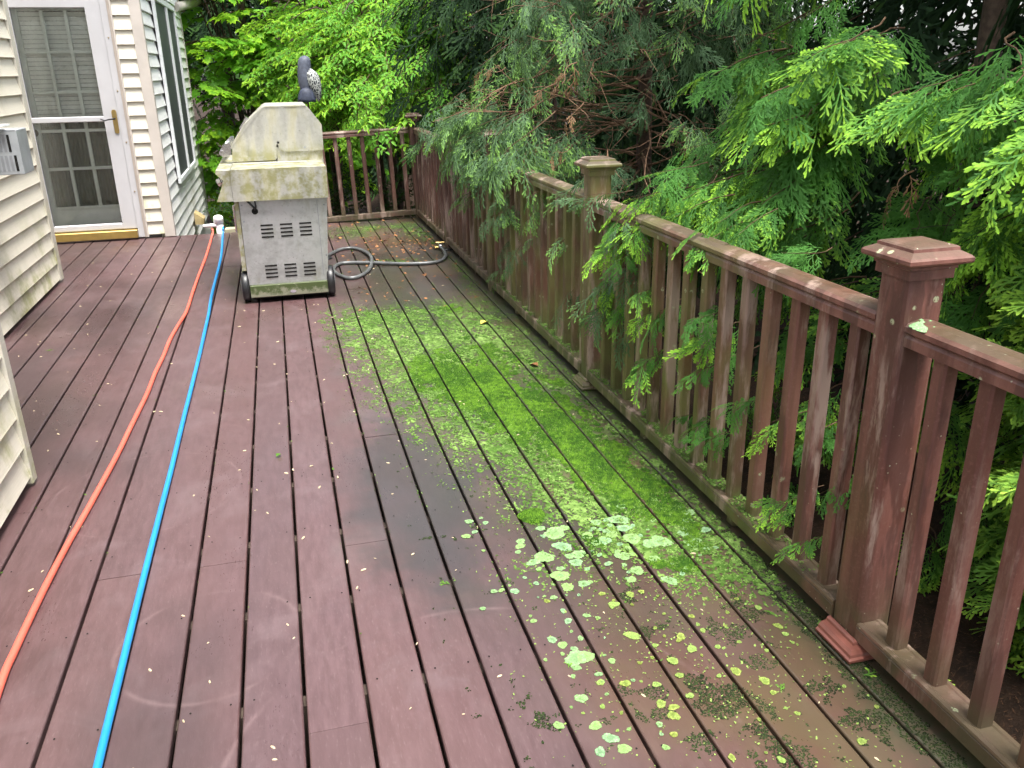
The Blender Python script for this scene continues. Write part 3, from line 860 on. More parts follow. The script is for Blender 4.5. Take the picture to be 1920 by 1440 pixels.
m = MB(); m.tube(smooth(blue, 6), HR, 12); h2 = m.build('garden_hose', M['blue_hose']); tag(h2, 'bright blue garden hose lying along a board gap', 'hose')
gas = [(.25, 7.12, .30), (.27, 7.18, .12), (.30, 7.27, .025), (.365, 7.40, .016), (.445, 7.53, .016), (.553, 7.545, .016), (.628, 7.38, .018), (.656, 7.03, .034), (.612, 6.70, .018), (.515, 6.45, .016), (.42, 6.40, .016), (.345, 6.55, .016), (.326, 6.74, .016), (.368, 6.90, .016), (.446, 6.95, .016), (.654, 6.88, .016), (.86, 6.77, .016), (1.07, 6.72, .016), (1.19, 6.77, .016), (1.272, 6.95, .016), (1.294, 7.14, .020), (1.288, 7.27, .030)]
hose = thing('gas_hose', 'grey looped gas supply hose with brass valve beside the grill', 'gas hose', (1.29, 7.27, 0))
m = MB(); m.tube([Vector(p)-Vector((1.29, 7.27, 0)) for p in smooth(gas, 6)], .0145, 10); m.build('tube', M['gas_hose'], hose)
m = MB(); m.tube([(0, -.02, .03), (0, .05, .036)], .019, 8); m.tube([(0, .05, .036), (0, .10, .038)], .015, 6); v_ = m.build('fitting', M['chrome'], hose)
m = MB(); m.box(-.03, .055, .085, .105, .045, .057, 0, .004); m.tube([(.0, .095, .03), (0, .095, .05)], .012, 8); m.box(-.05, -.015, .02, .10, .012, .03, 0, .004); m.build('valve_handle', M['brass'], hose)
m = MB(); m.tube([(.005, -.08, .016), (.07, -.05, .012), (.16, -.02, .010)], .008, 6); m.build('pipe_stub', M['black'], hose)

# white plastic standpipe at the deck edge
pv = thing('plastic_standpipe', 'white capped plastic pipe with side arm at the deck edge', 'pipe', (-.648, 8.90, 0))
m = MB(); m.tube([(.012, 0, -.60), (.005, 0, .10)], .037, 20); m.build('riser', M['pvc'], pv)
m = MB(); m.lathe([(.048, .094), (.0485, .140), (.047, .147), (.036, .162), (.018, .169), (.002, .171)], (.001, 0, 0), 'z', 24); m.build('cap', M['pvc'], pv)
m = MB(); m.tube(smooth([(.0, -.01, .045), (-.025, -.015, .068), (-.06, -.015, .072), (-.10, -.01, .070), (-.145, 0, .068)], 4), .017, 12); m.tube([(-.06, -.015, .071), (-.085, -.013, .071)], .0205, 12); m.build('side_arm', M['pvc'], pv)
m = MB(); m.tube([(-.065, -.01, .06), (-.066, -.01, .03)], .014, 8); m.build('hose_fitting', M['brass'], pv)
m = MB(); m.box(-.135, -.07, .02, .06, -.30, .060, 0, .004); m.build('backing_board', M['concrete'], pv)
tb = MB(); tb.box(-.595, -.40, 8.86, 8.96, -.06, .034, 0, .006); tb = tb.build('timber_offcut', M['wood_block']); tag(tb, 'mossy timber block at the deck edge beside the white pipe', 'timber block')

# ------------------------------------------------------------------ moss, lichen and litter on the deck
GA = np.array(gaps)
def on_board(x, margin=.001):
    k = np.searchsorted(GA, x)
    k = np.clip(k, 1, len(GA)-1)
    d = np.minimum(np.abs(x-GA[k-1]), np.abs(x-GA[k]))
    return d > GAP/2+margin
HEAVY = [(.961, 5.348, .10, .14, .8), (.70, 4.12, .13, .28, .75), (.78, 3.93, .16, .36, 1.0), (.903, 3.736, .16, .36, 1.0), (1.001, 3.424, .15, .36, 1.05), (1.09, 3.09, .14, .34, 1.05), (1.13, 2.82, .12, .28, .9),
         (1.19, 2.57, .11, .2, .75), (1.235, 2.33, .07, .12, .9), (1.255, 2.19, .05, .08, .6), (1.0, 4.4, .16, .3, .55), (1.22, 3.6, .07, .5, .45), (.86, 2.29, .05, .07, .55), (1.12, 2.11, .05, .05, .6), (1.03, 2.14, .035, .03, .8), (1.27, 8.1, .06, .6, .4)]
LIGHT = [(.35, 5.15, .16, .22, .55), (.473, 5.243, .20, .2, .7), (.687, 5.303, .2, .2, .75), (.961, 5.3, .18, .25, .7), (.62, 4.4, .2, .4, .7), (.85, 4.3, .3, .5, .85), (1.1, 4.55, .2, .4, .7), (1.25, 4.0, .12, .6, .6), (.55, 3.75, .16, .35, .7), (.75, 3.35, .2, .4, .9), (.95, 3.0, .25, .4, 1.0),
         (.85, 2.62, .16, .2, .75), (1.08, 2.45, .2, .25, 1.0), (1.2, 2.2, .16, .2, .95), (1.15, 2.05, .16, .12, .7), (1.33, 2.8, .06, 1.0, .7), (.36, 4.2, .12, .4, .4), (1.0, 2.25, .2, .12, .6), (.7, 2.2, .15, .12, .35), (1.3, 1.95, .07, .15, .5),
         (.85, 8.6, .3, .16, .6), (.60, 8.35, .2, .3, .5), (1.2, 8.3, .12, .5, .6), (.80, 6.96, .25, .08, .5), (1.3, 6.4, .05, .6, .5), (1.25, 5.7, .06, .4, .4)]
HEAVY = [(a, b, c*.95, d*.98, e*.98) for a, b, c, d, e in HEAVY]
LIGHT += [(.32, 5.45, .15, .2, .6), (.50, 4.9, .24, .35, .7), (.85, 4.85, .25, .3, .7), (1.15, 5.1, .15, .4, .6), (.30, 4.75, .12, .3, .5)]
def field(x, y, B):
    s = np.zeros_like(x)
    for bx, by, rx, ry, w in B:
        s += w*np.exp(-((x-bx)/rx)**2-((y-by)/ry)**2)
    return np.minimum(s, 1.25)
def tufts(x, y, z, r, h, seed):
    n = len(x); q = np.random.default_rng(seed)
    a0 = q.random(n)*2*np.pi
    V = np.empty((n, 4, 3), np.float32)
    for k in range(3):
        a = a0+k*2.0944+q.normal(0, .25, n); rr = r*q.uniform(.6, 1.3, n)
        V[:, k, 0] = x+rr*np.cos(a); V[:, k, 1] = y+rr*np.sin(a); V[:, k, 2] = z+.0004
    V[:, 3, 0] = x+q.normal(0, .35, n)*r; V[:, 3, 1] = y+q.normal(0, .35, n)*r; V[:, 3, 2] = z+h
    b = (np.arange(n)*4)[:, None, None]
    F = np.array([[0, 1, 3], [1, 2, 3], [2, 0, 3]])[None]+b
    return V.reshape(-1, 3), F.reshape(-1, 3)
def flakes(x, y, z, r, seed, rim=6):
    n = len(x); q = np.random.default_rng(seed)
    a0 = q.random(n)*2*np.pi
    tx = q.normal(0, .35, n); ty = q.normal(0, .35, n)
    V = np.empty((n, rim, 3), np.float32)
    for k in range(rim):
        a = a0+k*2*np.pi/rim; rr = r*q.uniform(.35, 1.25, n)
        dx = rr*np.cos(a); dy = rr*np.sin(a)
        V[:, k, 0] = x+dx; V[:, k, 1] = y+dy; V[:, k, 2] = z+np.maximum(.0006, .0022+dx*tx+dy*ty)
    b = (np.arange(n)*rim)[:, None, None]
    F = np.array([[0, i, i+1] for i in range(1, rim-1)])[None]+b
    return V.reshape(-1, 3), F.reshape(-1, 3)
def moss_mat(name, dark, light):
    t = NT(name)
    r = t.attr('rnd')
    c = t.mix(r, dark, light)
    c = t.mix(t.mr(t.noise(30, 3), .4, .7, 0, .5), c, tuple(v*.55 for v in dark))
    p = t.principled(c, .8, 0, .2)
    tr = t.n('ShaderNodeBsdfTranslucent'); t.l(c, tr.inputs[0])
    mx = t.n('ShaderNodeMixShader'); mx.inputs[0].default_value = .25
    t.l(p, mx.inputs[1]); t.l(tr.outputs[0], mx.inputs[2])
    return t.done(mx.outputs[0])
M['moss'] = moss_mat('deep_green_moss', (.022, .072, .004), (.115, .240, .015))
M['flake'] = moss_mat('pale_green_crust', (.070, .150, .022), (.235, .370, .095))
M['darkmoss'] = moss_mat('black_green_moss', (.014, .020, .010), (.045, .075, .020))
def sheet(keep_fn, x0, x1, y0, y1, cx_, cy_, zlo, zhi, seed):
    q = np.random.default_rng(seed)
    nx_ = int((x1-x0)/cx_); ny_ = int((y1-y0)/cy_)
    I, J = np.meshgrid(np.arange(nx_+1), np.arange(ny_+1), indexing='ij')
    X = x0+I*cx_+q.uniform(-.42, .42, I.shape)*cx_; Y = y0+J*cy_+q.uniform(-.42, .42, I.shape)*cy_
    Zv = q.uniform(zlo, zhi, I.shape)
    xc = x0+(np.arange(nx_)+.5)*cx_; yc = y0+(np.arange(ny_)+.5)*cy_
    XC_, YC_ = np.meshgrid(xc, yc, indexing='ij')
    K = keep_fn(XC_.ravel(), YC_.ravel()).reshape(nx_, ny_) & on_board(XC_.ravel(), cx_*.6).reshape(nx_, ny_)
    ii, jj = np.nonzero(K)
    a = ii*(ny_+1)+jj; b = a+ny_+1
    F = np.concatenate([np.stack([a, b, b+1], -1), np.stack([a, b+1, a+1], -1)])
    V = np.stack([X, Y, Zv], -1).reshape(-1, 3)
    u, inv = np.unique(F, return_inverse=True)
    return V[u], inv.reshape(-1, 3)
def k_moss(x, y):
    fd = field(x, y, HEAVY)
    return (fd > .16) & (fd+(fbm(x*16, y*10, 5, 4)-.5)*2.1+(fbm(x*80, y*60, 77, 2)-.5)*1.9 > .58)
def k_crust(x, y):
    fd = field(x, y, LIGHT)
    return (fd > .13) & (fd*.8+(fbm(x*22, y*16, 9, 3)-.5)*1.5+(fbm(x*120, y*100, 21, 2)-.5)*2.2 > .80)
SV, SF = sheet(k_moss, .2, 1.37, 1.9, 9.0, .0055, .0065, .0012, .0042, 70)
CV, CF = sheet(k_crust, .1, 1.37, 1.75, 9.05, .0042, .0055, .0007, .0021, 71)
def patch_col(V, lo, hi, seed):
    t = fbm(V[:, 0]*9, V[:, 1]*6, seed, 3); f = fbm(V[:, 0]*70, V[:, 1]*60, seed+5, 2)
    return np.clip(lo+(hi-lo)*np.clip((t-.3)*2.2, 0, 1)+(f-.5)*1.5, 0, 1)
# deep moss
n = 420000
x = rng.uniform(.2, 1.36, n); y = rng.uniform(1.9, 9.0, n)
fd = field(x, y, HEAVY); nz = fbm(x*16, y*10, 5, 4)
keep = (fd > .16) & (fd*1.0 + (nz-.5)*2.1 > .50) & on_board(x, .002) & (rng.random(n) < .80)
x, y, fd = x[keep], y[keep], fd[keep]
V1, F1 = tufts(x, y, np.zeros_like(x), rng.uniform(.0018, .0042, len(x)), rng.uniform(.0020, .0075, len(x))*(.6+.6*fd), 1)
V1[:, 2] += .0015
pc = patch_col(np.stack([x, y], -1), 0, .9, 300)
rn = np.concatenate([np.repeat(np.clip(pc*.6+rng.uniform(-.3, .6, len(x)), 0, 1), 4), patch_col(SV, 0, .6, 300)])
o = link('moss', np_mesh('moss', np.concatenate([V1, SV]), np.concatenate([F1, SF+len(V1)]), M['moss'], {'rnd': rn}))
tag(o, 'deep green moss carpet growing across the deck boards', 'moss', kind='stuff')
# pale crust of small leafy flakes
n = 420000
x = rng.uniform(.15, 1.36, n); y = rng.uniform(1.7, 9.0, n)
fd = field(x, y, LIGHT); nz = fbm(x*26, y*18, 9, 4); cl = fbm(x*70, y*55, 21, 2)
keep = (rng.random(n) < np.clip(fd, 0, 1.1)*np.clip((nz-.36)*4.2, 0, 1)*np.clip((cl-.33)*3.2, 0, 1)*.85) & on_board(x, .002)
xf, yf = x[keep], y[keep]
# gap edges and the lower rail
n2 = 16000; kk = rng.integers(8, len(GA)-1, n2); xg = GA[kk]+rng.choice([-1, 1], n2)*(GAP/2+rng.uniform(.001, .006, n2)); yg = rng.uniform(1.2, 9.0, n2)
kp = rng.random(n2) < np.clip(.02+.55*np.clip((xg-.0)/.8, 0, 1)*np.clip((fbm(xg*9, yg*5, 33)-.42)*5, 0, 1), 0, .5)*np.clip((yg-1.6)/1.5, .05, 1)
xf = np.concatenate([xf, xg[kp]]); yf = np.concatenate([yf, yg[kp]]); zf = np.zeros_like(xf)
n3 = 26000; xr = rng.uniform(1.362, 1.428, n3); yr = rng.uniform(1.75, 6.0, n3)
kp = rng.random(n3) < np.clip((fbm(xr*22, yr*9, 41)-.40)*4, 0, 1)*np.clip((yr-1.8)/.7, 0, 1)*np.clip((6.0-yr)/1.5, 0, 1)*.65*(np.abs(((yr-3.742)))>.06)
xf = np.concatenate([xf, xr[kp]]); yf = np.concatenate([yf, yr[kp]]); zf = np.concatenate([zf, np.full(kp.sum(), .0958)])
V1, F1 = flakes(xf, yf, zf, rng.uniform(.0016, .0052, len(xf)), 2)
o = link('moss_crust', np_mesh('moss_crust', np.concatenate([V1, CV]), np.concatenate([F1, CF+len(V1)]), M['flake'], {'rnd': np.concatenate([np.repeat(rng.random(len(xf))**1.3, 6), patch_col(CV, .0, .75, 330)])}))
tag(o, 'pale green flaky crust scattered around the moss and lower rail', 'moss crust', kind='stuff')
# black-green stains along the rail and lower right
DARK = [(.956, 1.514, .06, .05, 1.1), (.878, 1.506, .05, .04, .9), (.765, 1.51, .035, .03, .9), (.783, 1.584, .035, .03, .8), (.902, 1.612, .03, .03, .7), (1.197, 1.484, .04, .04, .9), (1.026, 1.454, .035, .03, .8), (.858, 1.821, .03, .03, .8), (.911, 1.831, .025, .025, .8), (.482, 1.573, .03, .025, .8), (.967, 1.405, .04, .03, .8), (1.12, 1.62, .05, .05, .6), (1.17, 1.86, .06, .08, .5), (1.33, 1.9, .05, .5, .75), (1.33, 1.3, .045, .4, .75), (1.0, 1.30, .06, .05, .9), (.84, 1.40, .05, .04, .8), (1.08, 1.75, .05, .05, .7), (.70, 1.62, .03, .03, .7), (1.22, 1.35, .05, .06, .8), (.88, 2.0, .05, .04, .6)]
n = 150000
x = rng.uniform(.3, 1.37, n); y = rng.uniform(.9, 3.2, n)
fd = field(x, y, DARK); nz = fbm(x*34, y*30, 61, 4)
keep = (fd*1.15 + (nz-.5)*1.8 > .48) & on_board(x, .002) & (rng.random(n) < .9)
x, y = x[keep], y[keep]
V1, F1 = tufts(x, y, np.zeros_like(x), rng.uniform(.002, .0042, len(x)), rng.uniform(.001, .003, len(x)), 3)
o = link('dark_moss', np_mesh('dark_moss', V1, F1, M['darkmoss'], {'rnd': np.repeat(rng.random(len(x)), 4)}))
tag(o, 'blackish green moss stains near the railing post', 'dark moss', kind='stuff')

# lichen rosettes
def lichen_mat(name, c0, c1):
    t = NT(name)
    c = t.mix(t.mr(t.noise(75, 4), .35, .65), c0, c1)
    tc = t.n('ShaderNodeTexCoord').outputs['Object']
    ln_ = t.n('ShaderNodeVectorMath', operation='LENGTH'); t.l(tc, ln_.inputs[0])
    ce = t.mr(t.math('ADD', ln_.outputs['Value'], t.math('MULTIPLY', t.noise(60, 3), .5)), .95, .45)
    c = t.mix(t.math('MULTIPLY', ce, .65), c, tuple(v*.55 for v in c0))
    c = t.mix(t.mr(t.voro(150), .25, .5, 0, .5), c, tuple(v*.6 for v in c0))
    c = t.mix(t.mr(t.rnd(), 0, 1, 0, .7), c, (.18, .28, .075))
    return t.done(t.principled(c, .85, 0, .2, t.bump(t.noise(120, 3), .6, .004)))
M['lichen'] = lichen_mat('mint_lichen', (.165, .290, .150), (.265, .420, .230))
M['lichen_y'] = lichen_mat('yellow_lichen', (.17, .22, .04), (.30, .35, .09))
def lichen_mesh(seed, mat):
    q = random.Random(seed); m = MB(); n = 44
    ph = [q.uniform(0, 6.3) for _ in range(5)]
    def rad(a):
        return .92+.10*math.sin(2*a+ph[0])+.07*math.sin(3*a+ph[1])+.05*math.sin(5*a+ph[2])+.035*math.sin(11*a+ph[3])+.03*math.sin(17*a+ph[4])+q.uniform(-.035, .035)
    R_ = [rad(2*math.pi*k/n) for k in range(n)]
    vs = []
    for f_, z_ in ((1.0, .0003), (.90, .0016), (.55, .0010)):
        for k in range(n):
            a = 2*math.pi*k/n; vs.append((R_[k]*f_*math.cos(a), R_[k]*f_*math.sin(a), max(.0002, z_+(q.uniform(-.0007, .0007) if f_ < 1 else 0))))
    vs.append((0, 0, .0008)); fs = []
    for k in range(n):
        j = (k+1) % n
        fs += [(k, j, n+j, n+k), (n+k, n+j, 2*n+j, 2*n+k), (2*n+k, 2*n+j, 3*n)]
    m.add(vs, fs, 0, False)
    return m.mesh('lichen', mat)
LM = [lichen_mesh(i, M['lichen']) for i in range(8)]; LY = [lichen_mesh(40+i, M['lichen_y']) for i in range(5)]
big = [(.517, 2.568, .018), (.515, 2.492, .012), (.777, 2.407, .045), (.776, 2.317, .036), (.697, 2.273, .034), (.811, 2.256, .030), (.925, 2.309, .028), (1.021, 2.429, .04), (1.017, 2.299, .036), (1.104, 2.255, .04), (1.016, 2.37, .03), (.64, 2.358, .018), (.655, 2.252, .024), (.714, 2.155, .034), (.787, 2.213, .026), (.692, 2.09, .022), (.771, 2.093, .020), (.659, 2.05, .012), (.632, 1.768, .032), (.677, 1.766, .026), (.664, 1.929, .014), (.594, 1.861, .018), (.615, 1.831, .018), (.616, 1.471, .022), (.634, 1.431, .018), (.577, 1.438, .016), (.594, 1.618, .018), (1.022, 2.034, .028), (.724, 1.938, .013), (.568, 1.957, .012), (1.063, 2.25, .035), (.547, 2.115, .015), (.441, 2.056, .010), (.88, 2.36, .022), (1.199, 2.209, .026), (1.28, 2.28, .02), (.83, 2.43, .018), (.74, 2.45, .02)]
nm = 0
for i in range(230):
    if i < len(big): bx, by, r = big[i]; mesh = LM[i % 8]
    else:
        while True:
            bx = random.gauss(.66, .09) if random.random() < .45 else random.gauss(1.0, .2); by = random.gauss(1.80, .30); r = random.choice([.005, .006, .007, .008, .010, .012, .016])
            if i % 3 == 0: bx = random.gauss(.95, .22); by = random.gauss(2.28, .14); r *= 1.5
            if .42 < bx < 1.32 and 1.15 < by < 2.7 and on_board(np.array([bx]), r*.8)[0]: break
        mesh = random.choice(LY) if by < 2.05 and (bx > .76 or random.random() < .25) else random.choice(LM)
    k = int(np.argmin(np.abs(GA-bx)))
    if abs(GA[k]-bx) < r+GAP/2: bx = GA[k] + (r+GAP/2+.001)*(1 if bx > GA[k] else -1) if r < .03 else bx
    yellow = mesh in LY
    o = link('lichen_patch', mesh, None, (bx, by, .0012)); r *= .98
    o.scale = (r, r*random.uniform(.7, 1.1), 1); o.rotation_euler = (0, 0, random.uniform(0, 6.28))
    if yellow: tag(o, 'small yellow green lichen spot on the brown deck boards near the railing post', 'lichen', 'yellow lichen spots on the deck')
    elif r >= .02: tag(o, 'large pale mint lichen patch on the boards beside the round moss cushion', 'lichen', 'large mint lichen patches on the deck')
    else: tag(o, 'small pale mint lichen rosette on the deck boards below the moss', 'lichen', 'small mint lichen rosettes on the deck')
# tiny lichen specks
n = 2000
x = rng.normal(.98, .27, n); y = rng.normal(1.85, .42, n)
kp = (x > .42) & (x < 1.34) & (y > 1.0) & on_board(x, .003); x, y = x[kp], y[kp]
V1, F1 = flakes(x, y, np.zeros_like(x), rng.uniform(.0012, .0038, len(x)), 8)
o = link('lichen_specks', np_mesh('lichen_specks', V1, F1, M['lichen_y'])); tag(o, 'tiny yellow green lichen specks sprinkled over the lower right boards', 'lichen', kind='stuff')
# cushion of moss and lichen lump on rail end
def cushion(name, cx, cy, cz, r, h, mat, seed, cnt=1400):
    q = np.random.default_rng(seed); a = q.random(cnt)*2*np.pi; d = np.sqrt(q.random(cnt))
    rr = r*(1+.15*np.sin(3*a)); x = cx+rr*d*np.cos(a); y = cy+rr*d*np.sin(a); z = cz+h*(1-d**2)
    V, F = tufts(x, y, z, np.full(cnt, .004), q.uniform(.003, .007, cnt), seed)
    V2 = [(cx, cy, cz+h*.98)]+[(cx+r*.98*math.cos(w)*f_, cy+r*.98*math.sin(w)*f_, cz+h*(1-f_*f_)*.98) for f_ in (.5, 1.0) for w in np.linspace(0, 2*math.pi, 16, endpoint=False)]
    F2 = [(0, 1+k, 1+(k+1) % 16) for k in range(16)]+[t_ for k in range(16) for t_ in ((1+k, 17+k, 17+(k+1) % 16), (1+k, 17+(k+1) % 16, 1+(k+1) % 16))]
    nb = len(V); V = np.concatenate([V, np.array(V2)]); F = np.concatenate([F, np.array(F2)+nb])
    return link(name, np_mesh(name, V, F, mat, {'rnd': np.concatenate([np.repeat(q.random(cnt), 4), np.full(33, .1)])}))
o = cushion('moss_cushion', .735, 2.535, 0, .046, .026, M['moss'], 4); tag(o, 'round bright green moss cushion above the mint lichen', 'moss')
m = MB()
for i in range(9):
    a = random.uniform(0, 6.3); cx = 1.385+random.uniform(-.015, .035); cy = 1.545+random.uniform(-.03, .035); r = random.uniform(.012, .022)
    vs = [(cx+r*math.cos(k*.785)*random.uniform(.75, 1.25), cy+r*math.sin(k*.785)*random.uniform(.75, 1.25), .925) for k in range(8)]+[(cx, cy, max(.934, .935+random.uniform(0, .004)))]
    m.add(vs, [(k, (k+1) % 8, 8) for k in range(8)], 0, True)
o = m.build('lichen_clump', M['lichen']); tag(o, 'crusty mint lichen clump on the top rail against the near post', 'lichen')

# litter ---------------------------------------------------------------
M['husk'] = simple('tan_husk', (.46, .38, .25), .7, 0, .3, .25, 60)
M['orange_leaf'] = simple('orange_brown_leaf', (.24, .11, .045), .75, 0, .25, .35, 40)
def husk_mesh(seed):
    q = random.Random(seed); m = MB(); n = 8; L = .5
    up = []; 
    for k in range(n):
        a = 2*math.pi*k/n; up.append((L*math.cos(a)*(1 if math.cos(a) > 0 else .8), .17*math.sin(a)*q.uniform(.8, 1.2), .02))
    vs = [(x_, y_, 0) for x_, y_, z_ in up]+[(x_*.8, y_*.7, .10+q.uniform(0, .06)) for x_, y_, z_ in up]
    fs = [(k, (k+1) % n, n+(k+1) % n, n+k) for k in range(n)]+[tuple(range(n, 2*n))]
    m.add(vs, fs, 0, True); return m.mesh('seed_husk', M['husk'])
HM = [husk_mesh(i) for i in range(5)]
cnt = 0
while cnt < 210:
    y_ = 1.1+7.2*random.random()**1.15; x_ = random.uniform(-1.7, .45) if random.random() < .8 else random.uniform(.4, 1.2)
    if x_ < -1.0 and y_ < 3.5: continue
    if -.36 < x_ < .32 and 5.8 < y_ < 7.1: continue
    if min(abs(x_+.55), abs(x_+.75)) < .05: continue
    o = link('seed_husk', random.choice(HM), None, (x_, y_, .0012)); s_ = random.choice([.010, .012, .015, .018, .022])
    o.scale = (s_, s_, s_); o.rotation_euler = (0, 0, random.uniform(0, 6.28))
    tag(o, 'small dry tan seed husk lying on the deck boards', 'seed husk', 'seed husks scattered over the deck'); cnt += 1
# orange litter by the valve
n = 520
x = np.concatenate([rng.normal(1.05, .2, 200), rng.uniform(.4, 1.36, 160)]); y = np.concatenate([rng.normal(7.7, .5, 200), rng.uniform(5.4, 9.0, 160)])
kp = (x > .35) & (x < 1.36) & (y < 9.05); x, y = x[kp], y[kp]
V1, F1 = flakes(x, y, np.zeros_like(x), rng.uniform(.006, .018, len(x)), 12)
o = link('leaf_litter', np_mesh('leaf_litter', V1, F1, M['orange_leaf'])); tag(o, 'orange brown leaf crumbs around the gas valve and railing corner', 'leaf litter', kind='stuff')

# ------------------------------------------------------------------ foliage
class FB:
    """triangle soup with 'tip' attribute and two materials (0 leaf, 1 wood)"""
    def __init__(s): s.V = []; s.F = []; s.T = []; s.MI = []
    def strip(s, p, q, w0, w1, nrm, t0, t1, club=True):
        d = (q-p); 
        if d.length < 1e-6: return
        a = d.normalized().cross(nrm)
        if a.length < 1e-4: return
        a.normalize(); b = len(s.V)
        if club:
            e = p + d*.78
            s.V += [p-a*w0, p+a*w0, e+a*w1, e-a*w1, q]
            s.T += [t0, t0, t0+(t1-t0)*.78, t0+(t1-t0)*.78, t1]
            s.F += [(b, b+1, b+2), (b, b+2, b+3), (b+3, b+2, b+4)]; s.MI += [0]*3
        else:
            s.V += [p-a*w0, p+a*w0, q+a*w1, q-a*w1]; s.T += [t0, t0, t1, t1]
            s.F += [(b, b+1, b+2), (b, b+2, b+3)]; s.MI += [0]*2
    def tri_leaf(s, pts, t, tris):
        b = len(s.V); s.V += pts; s.T += t; s.F += [tuple(b+i for i in f) for f in tris]; s.MI += [0]*len(tris)
    def wood(s, pts, rs, seg=5):
        m = MB(); m.tube(pts, rs, seg, 0, False); b = len(s.V)
        s.V += [Vector(v) for v in m.v]; s.T += [0]*len(m.v)
        for f in m.f:
            s.F += [(b+f[0], b+f[1], b+f[2]), (b+f[0], b+f[2], b+f[3])]; s.MI += [1, 1]
    def merge(s, o, mat, toff=0, tscale=1):
        b = len(s.V); s.V += [mat @ v for v in o.V]; s.T += [t*tscale+toff for t in o.T]
        s.F += [tuple(b+i for i in f) for f in o.F]; s.MI += o.MI
    def mesh(s, name, mats):
        return np_mesh(name, [tuple(v) for v in s.V], s.F, mats, {'tip': s.T, 'rnd': [0]*len(s.V)}, s.MI)

def frame(d, roll=0.0, up=Vector((0, 0, 1))):
    d = Vector(d).normalized()
    y = up.cross(d)
    if y.length < 1e-4: y = Vector((0, 1, 0))
    y.normalize(); z = d.cross(y)
    m = Matrix((d, y, z)).transposed()
    return m @ Matrix.Rotation(roll, 3, 'X')

def thuja_frond(L, q, wid=.0029, dens=1.0, tipw=1.45, spread=.58, sub=7):
    """flat scale-leaf spray growing along +x in the xy plane: a comb of side shoots, lobed towards their tips"""
    fb = FB(); n = int(15*dens)
    Z = Vector((0, 0, 1)); cv = q.uniform(-.5, .5); age = q.uniform(-.35, .22)
    def bend(p):
        r = math.hypot(p.x, p.y*.9); return Vector((p.x, p.y+cv*p.x*p.x/L, p.z - .42*r*r/L))
    ax = [Vector((L*t, 0, 0)) for t in np.linspace(0, 1, 7)]
    for i in range(6):
        fb.strip(bend(ax[i]), bend(ax[i+1]), wid*.8, wid*(.8 if i < 5 else tipw), Z, i/9, (i+1)/7+.1, i == 5)
    for i in range(n):
        t = .08+.88*(i+q.uniform(-.15, .15))/n
        base = Vector((L*t, 0, 0)); side = 1 if i % 2 else -1
        if q.random() < .10: continue
        ln = L*spread*(1-t*.80)*(.60+.40*min(1, t/.25))*q.uniform(.55, 1.2)
        ang = math.radians(q.uniform(30, 52)-8*t)*side
        d = Vector((math.cos(ang), math.sin(ang), q.uniform(-.22, .16)))
        nrm = Vector((q.uniform(-.25, .25), q.uniform(-.25, .25), 1)).normalized()
        tip = base+d*ln+Vector((ln*.15, 0, 0)); mid = base.lerp(tip, .5)-Vector((ln*.03, 0, 0))
        tt = .55+.40*t+age
        fb.strip(bend(base), bend(mid), wid*.8, wid*.95, nrm, t*.25, .35+.2*t, False)
        fb.strip(bend(mid), bend(tip), wid*.95, wid*tipw, nrm, .35+.2*t, tt+q.uniform(-.08, .2))
        m = max(2, int(sub*ln/(L*spread)*1.1))
        for j in range(m):
            u = .30+.62*(j+q.uniform(-.15, .15))/m
            b2 = base.lerp(tip, u); s2 = 1 if (j+i) % 2 else -1
            l2 = ln*.36*(1-u*.55)*q.uniform(.8, 1.25)
            a2 = ang*.9+math.radians(q.uniform(28, 40))*s2
            d2 = Vector((math.cos(a2), math.sin(a2), q.uniform(-.12, .08)))
            n2 = Vector((q.uniform(-.35, .35), q.uniform(-.35, .35), 1)).normalized()
            fb.strip(bend(b2), bend(b2+d2*l2), wid*.85, wid*tipw, n2, .25+.35*u, .45+.5*u*q.uniform(.75, 1.15)+age)
    return fb

def bough(q, L=.42, nf=9, fl=.20, wid=.0025, dens=1.0, tipw=1.45, spread=.55, droop=.42, sub=8, twist=.55):
    fb = FB()
    pts = [Vector((L*t, .03*math.sin(5*t+q.uniform(0, 1)), -.10*L*t*t)) for t in np.linspace(0, .8, 6)]
    fb.wood(pts, [.0036*(1-.7*i/5) for i in range(6)])
    for i in range(nf):
        last = i == nf-1
        t = .16+.62*i/(nf-1); side = 0 if last else (1 if i % 2 else -1)
        base = Vector((L*t, 0, -.10*L*t*t))
        a = side*math.radians(q.uniform(28, 55))
        d = Vector((math.cos(a), math.sin(a), -droop*q.uniform(.3, 1.3)))
        f = thuja_frond(fl*q.uniform(.55, 1.25)*(1.05 if last else 1), q, wid, dens, tipw, spread, sub)
        mt = Matrix.Translation(base) @ frame(d, q.uniform(-twist, twist)).to_4x4()
        fb.merge(f, mt, -.12+.16*t)
    return fb

leafA = leaf_mat('arborvitae_green', (.032, .100, .024), (.076, .215, .042), (.330, .600, .060), .38, .6)
leafB = leaf_mat('arborvitae_blue', (.052, .100, .052), (.110, .195, .095), (.215, .410, .085), .24, .6)
leafC = leaf_mat('arborvitae_gold', (.062, .165, .030), (.140, .300, .044), (.360, .580, .070), .36, .6)
leafD = leaf_mat('shaded_backdrop_green', (.007, .020, .008), (.014, .038, .012), (.036, .085, .018), .2, .7)  # near-black greens: shade in the foliage gaps is painted into the leaves
leafE = leaf_mat('spindle_green', (.075, .250, .030), (.160, .410, .045), (.360, .600, .045), .45, .42)
leafM = leaf_mat('maple_green', (.070, .220, .018), (.150, .380, .026), (.310, .550, .030), .48, .42)
leafBr = leaf_mat('brown_frond', (.14, .075, .04), (.22, .13, .07), (.32, .21, .10), .15)

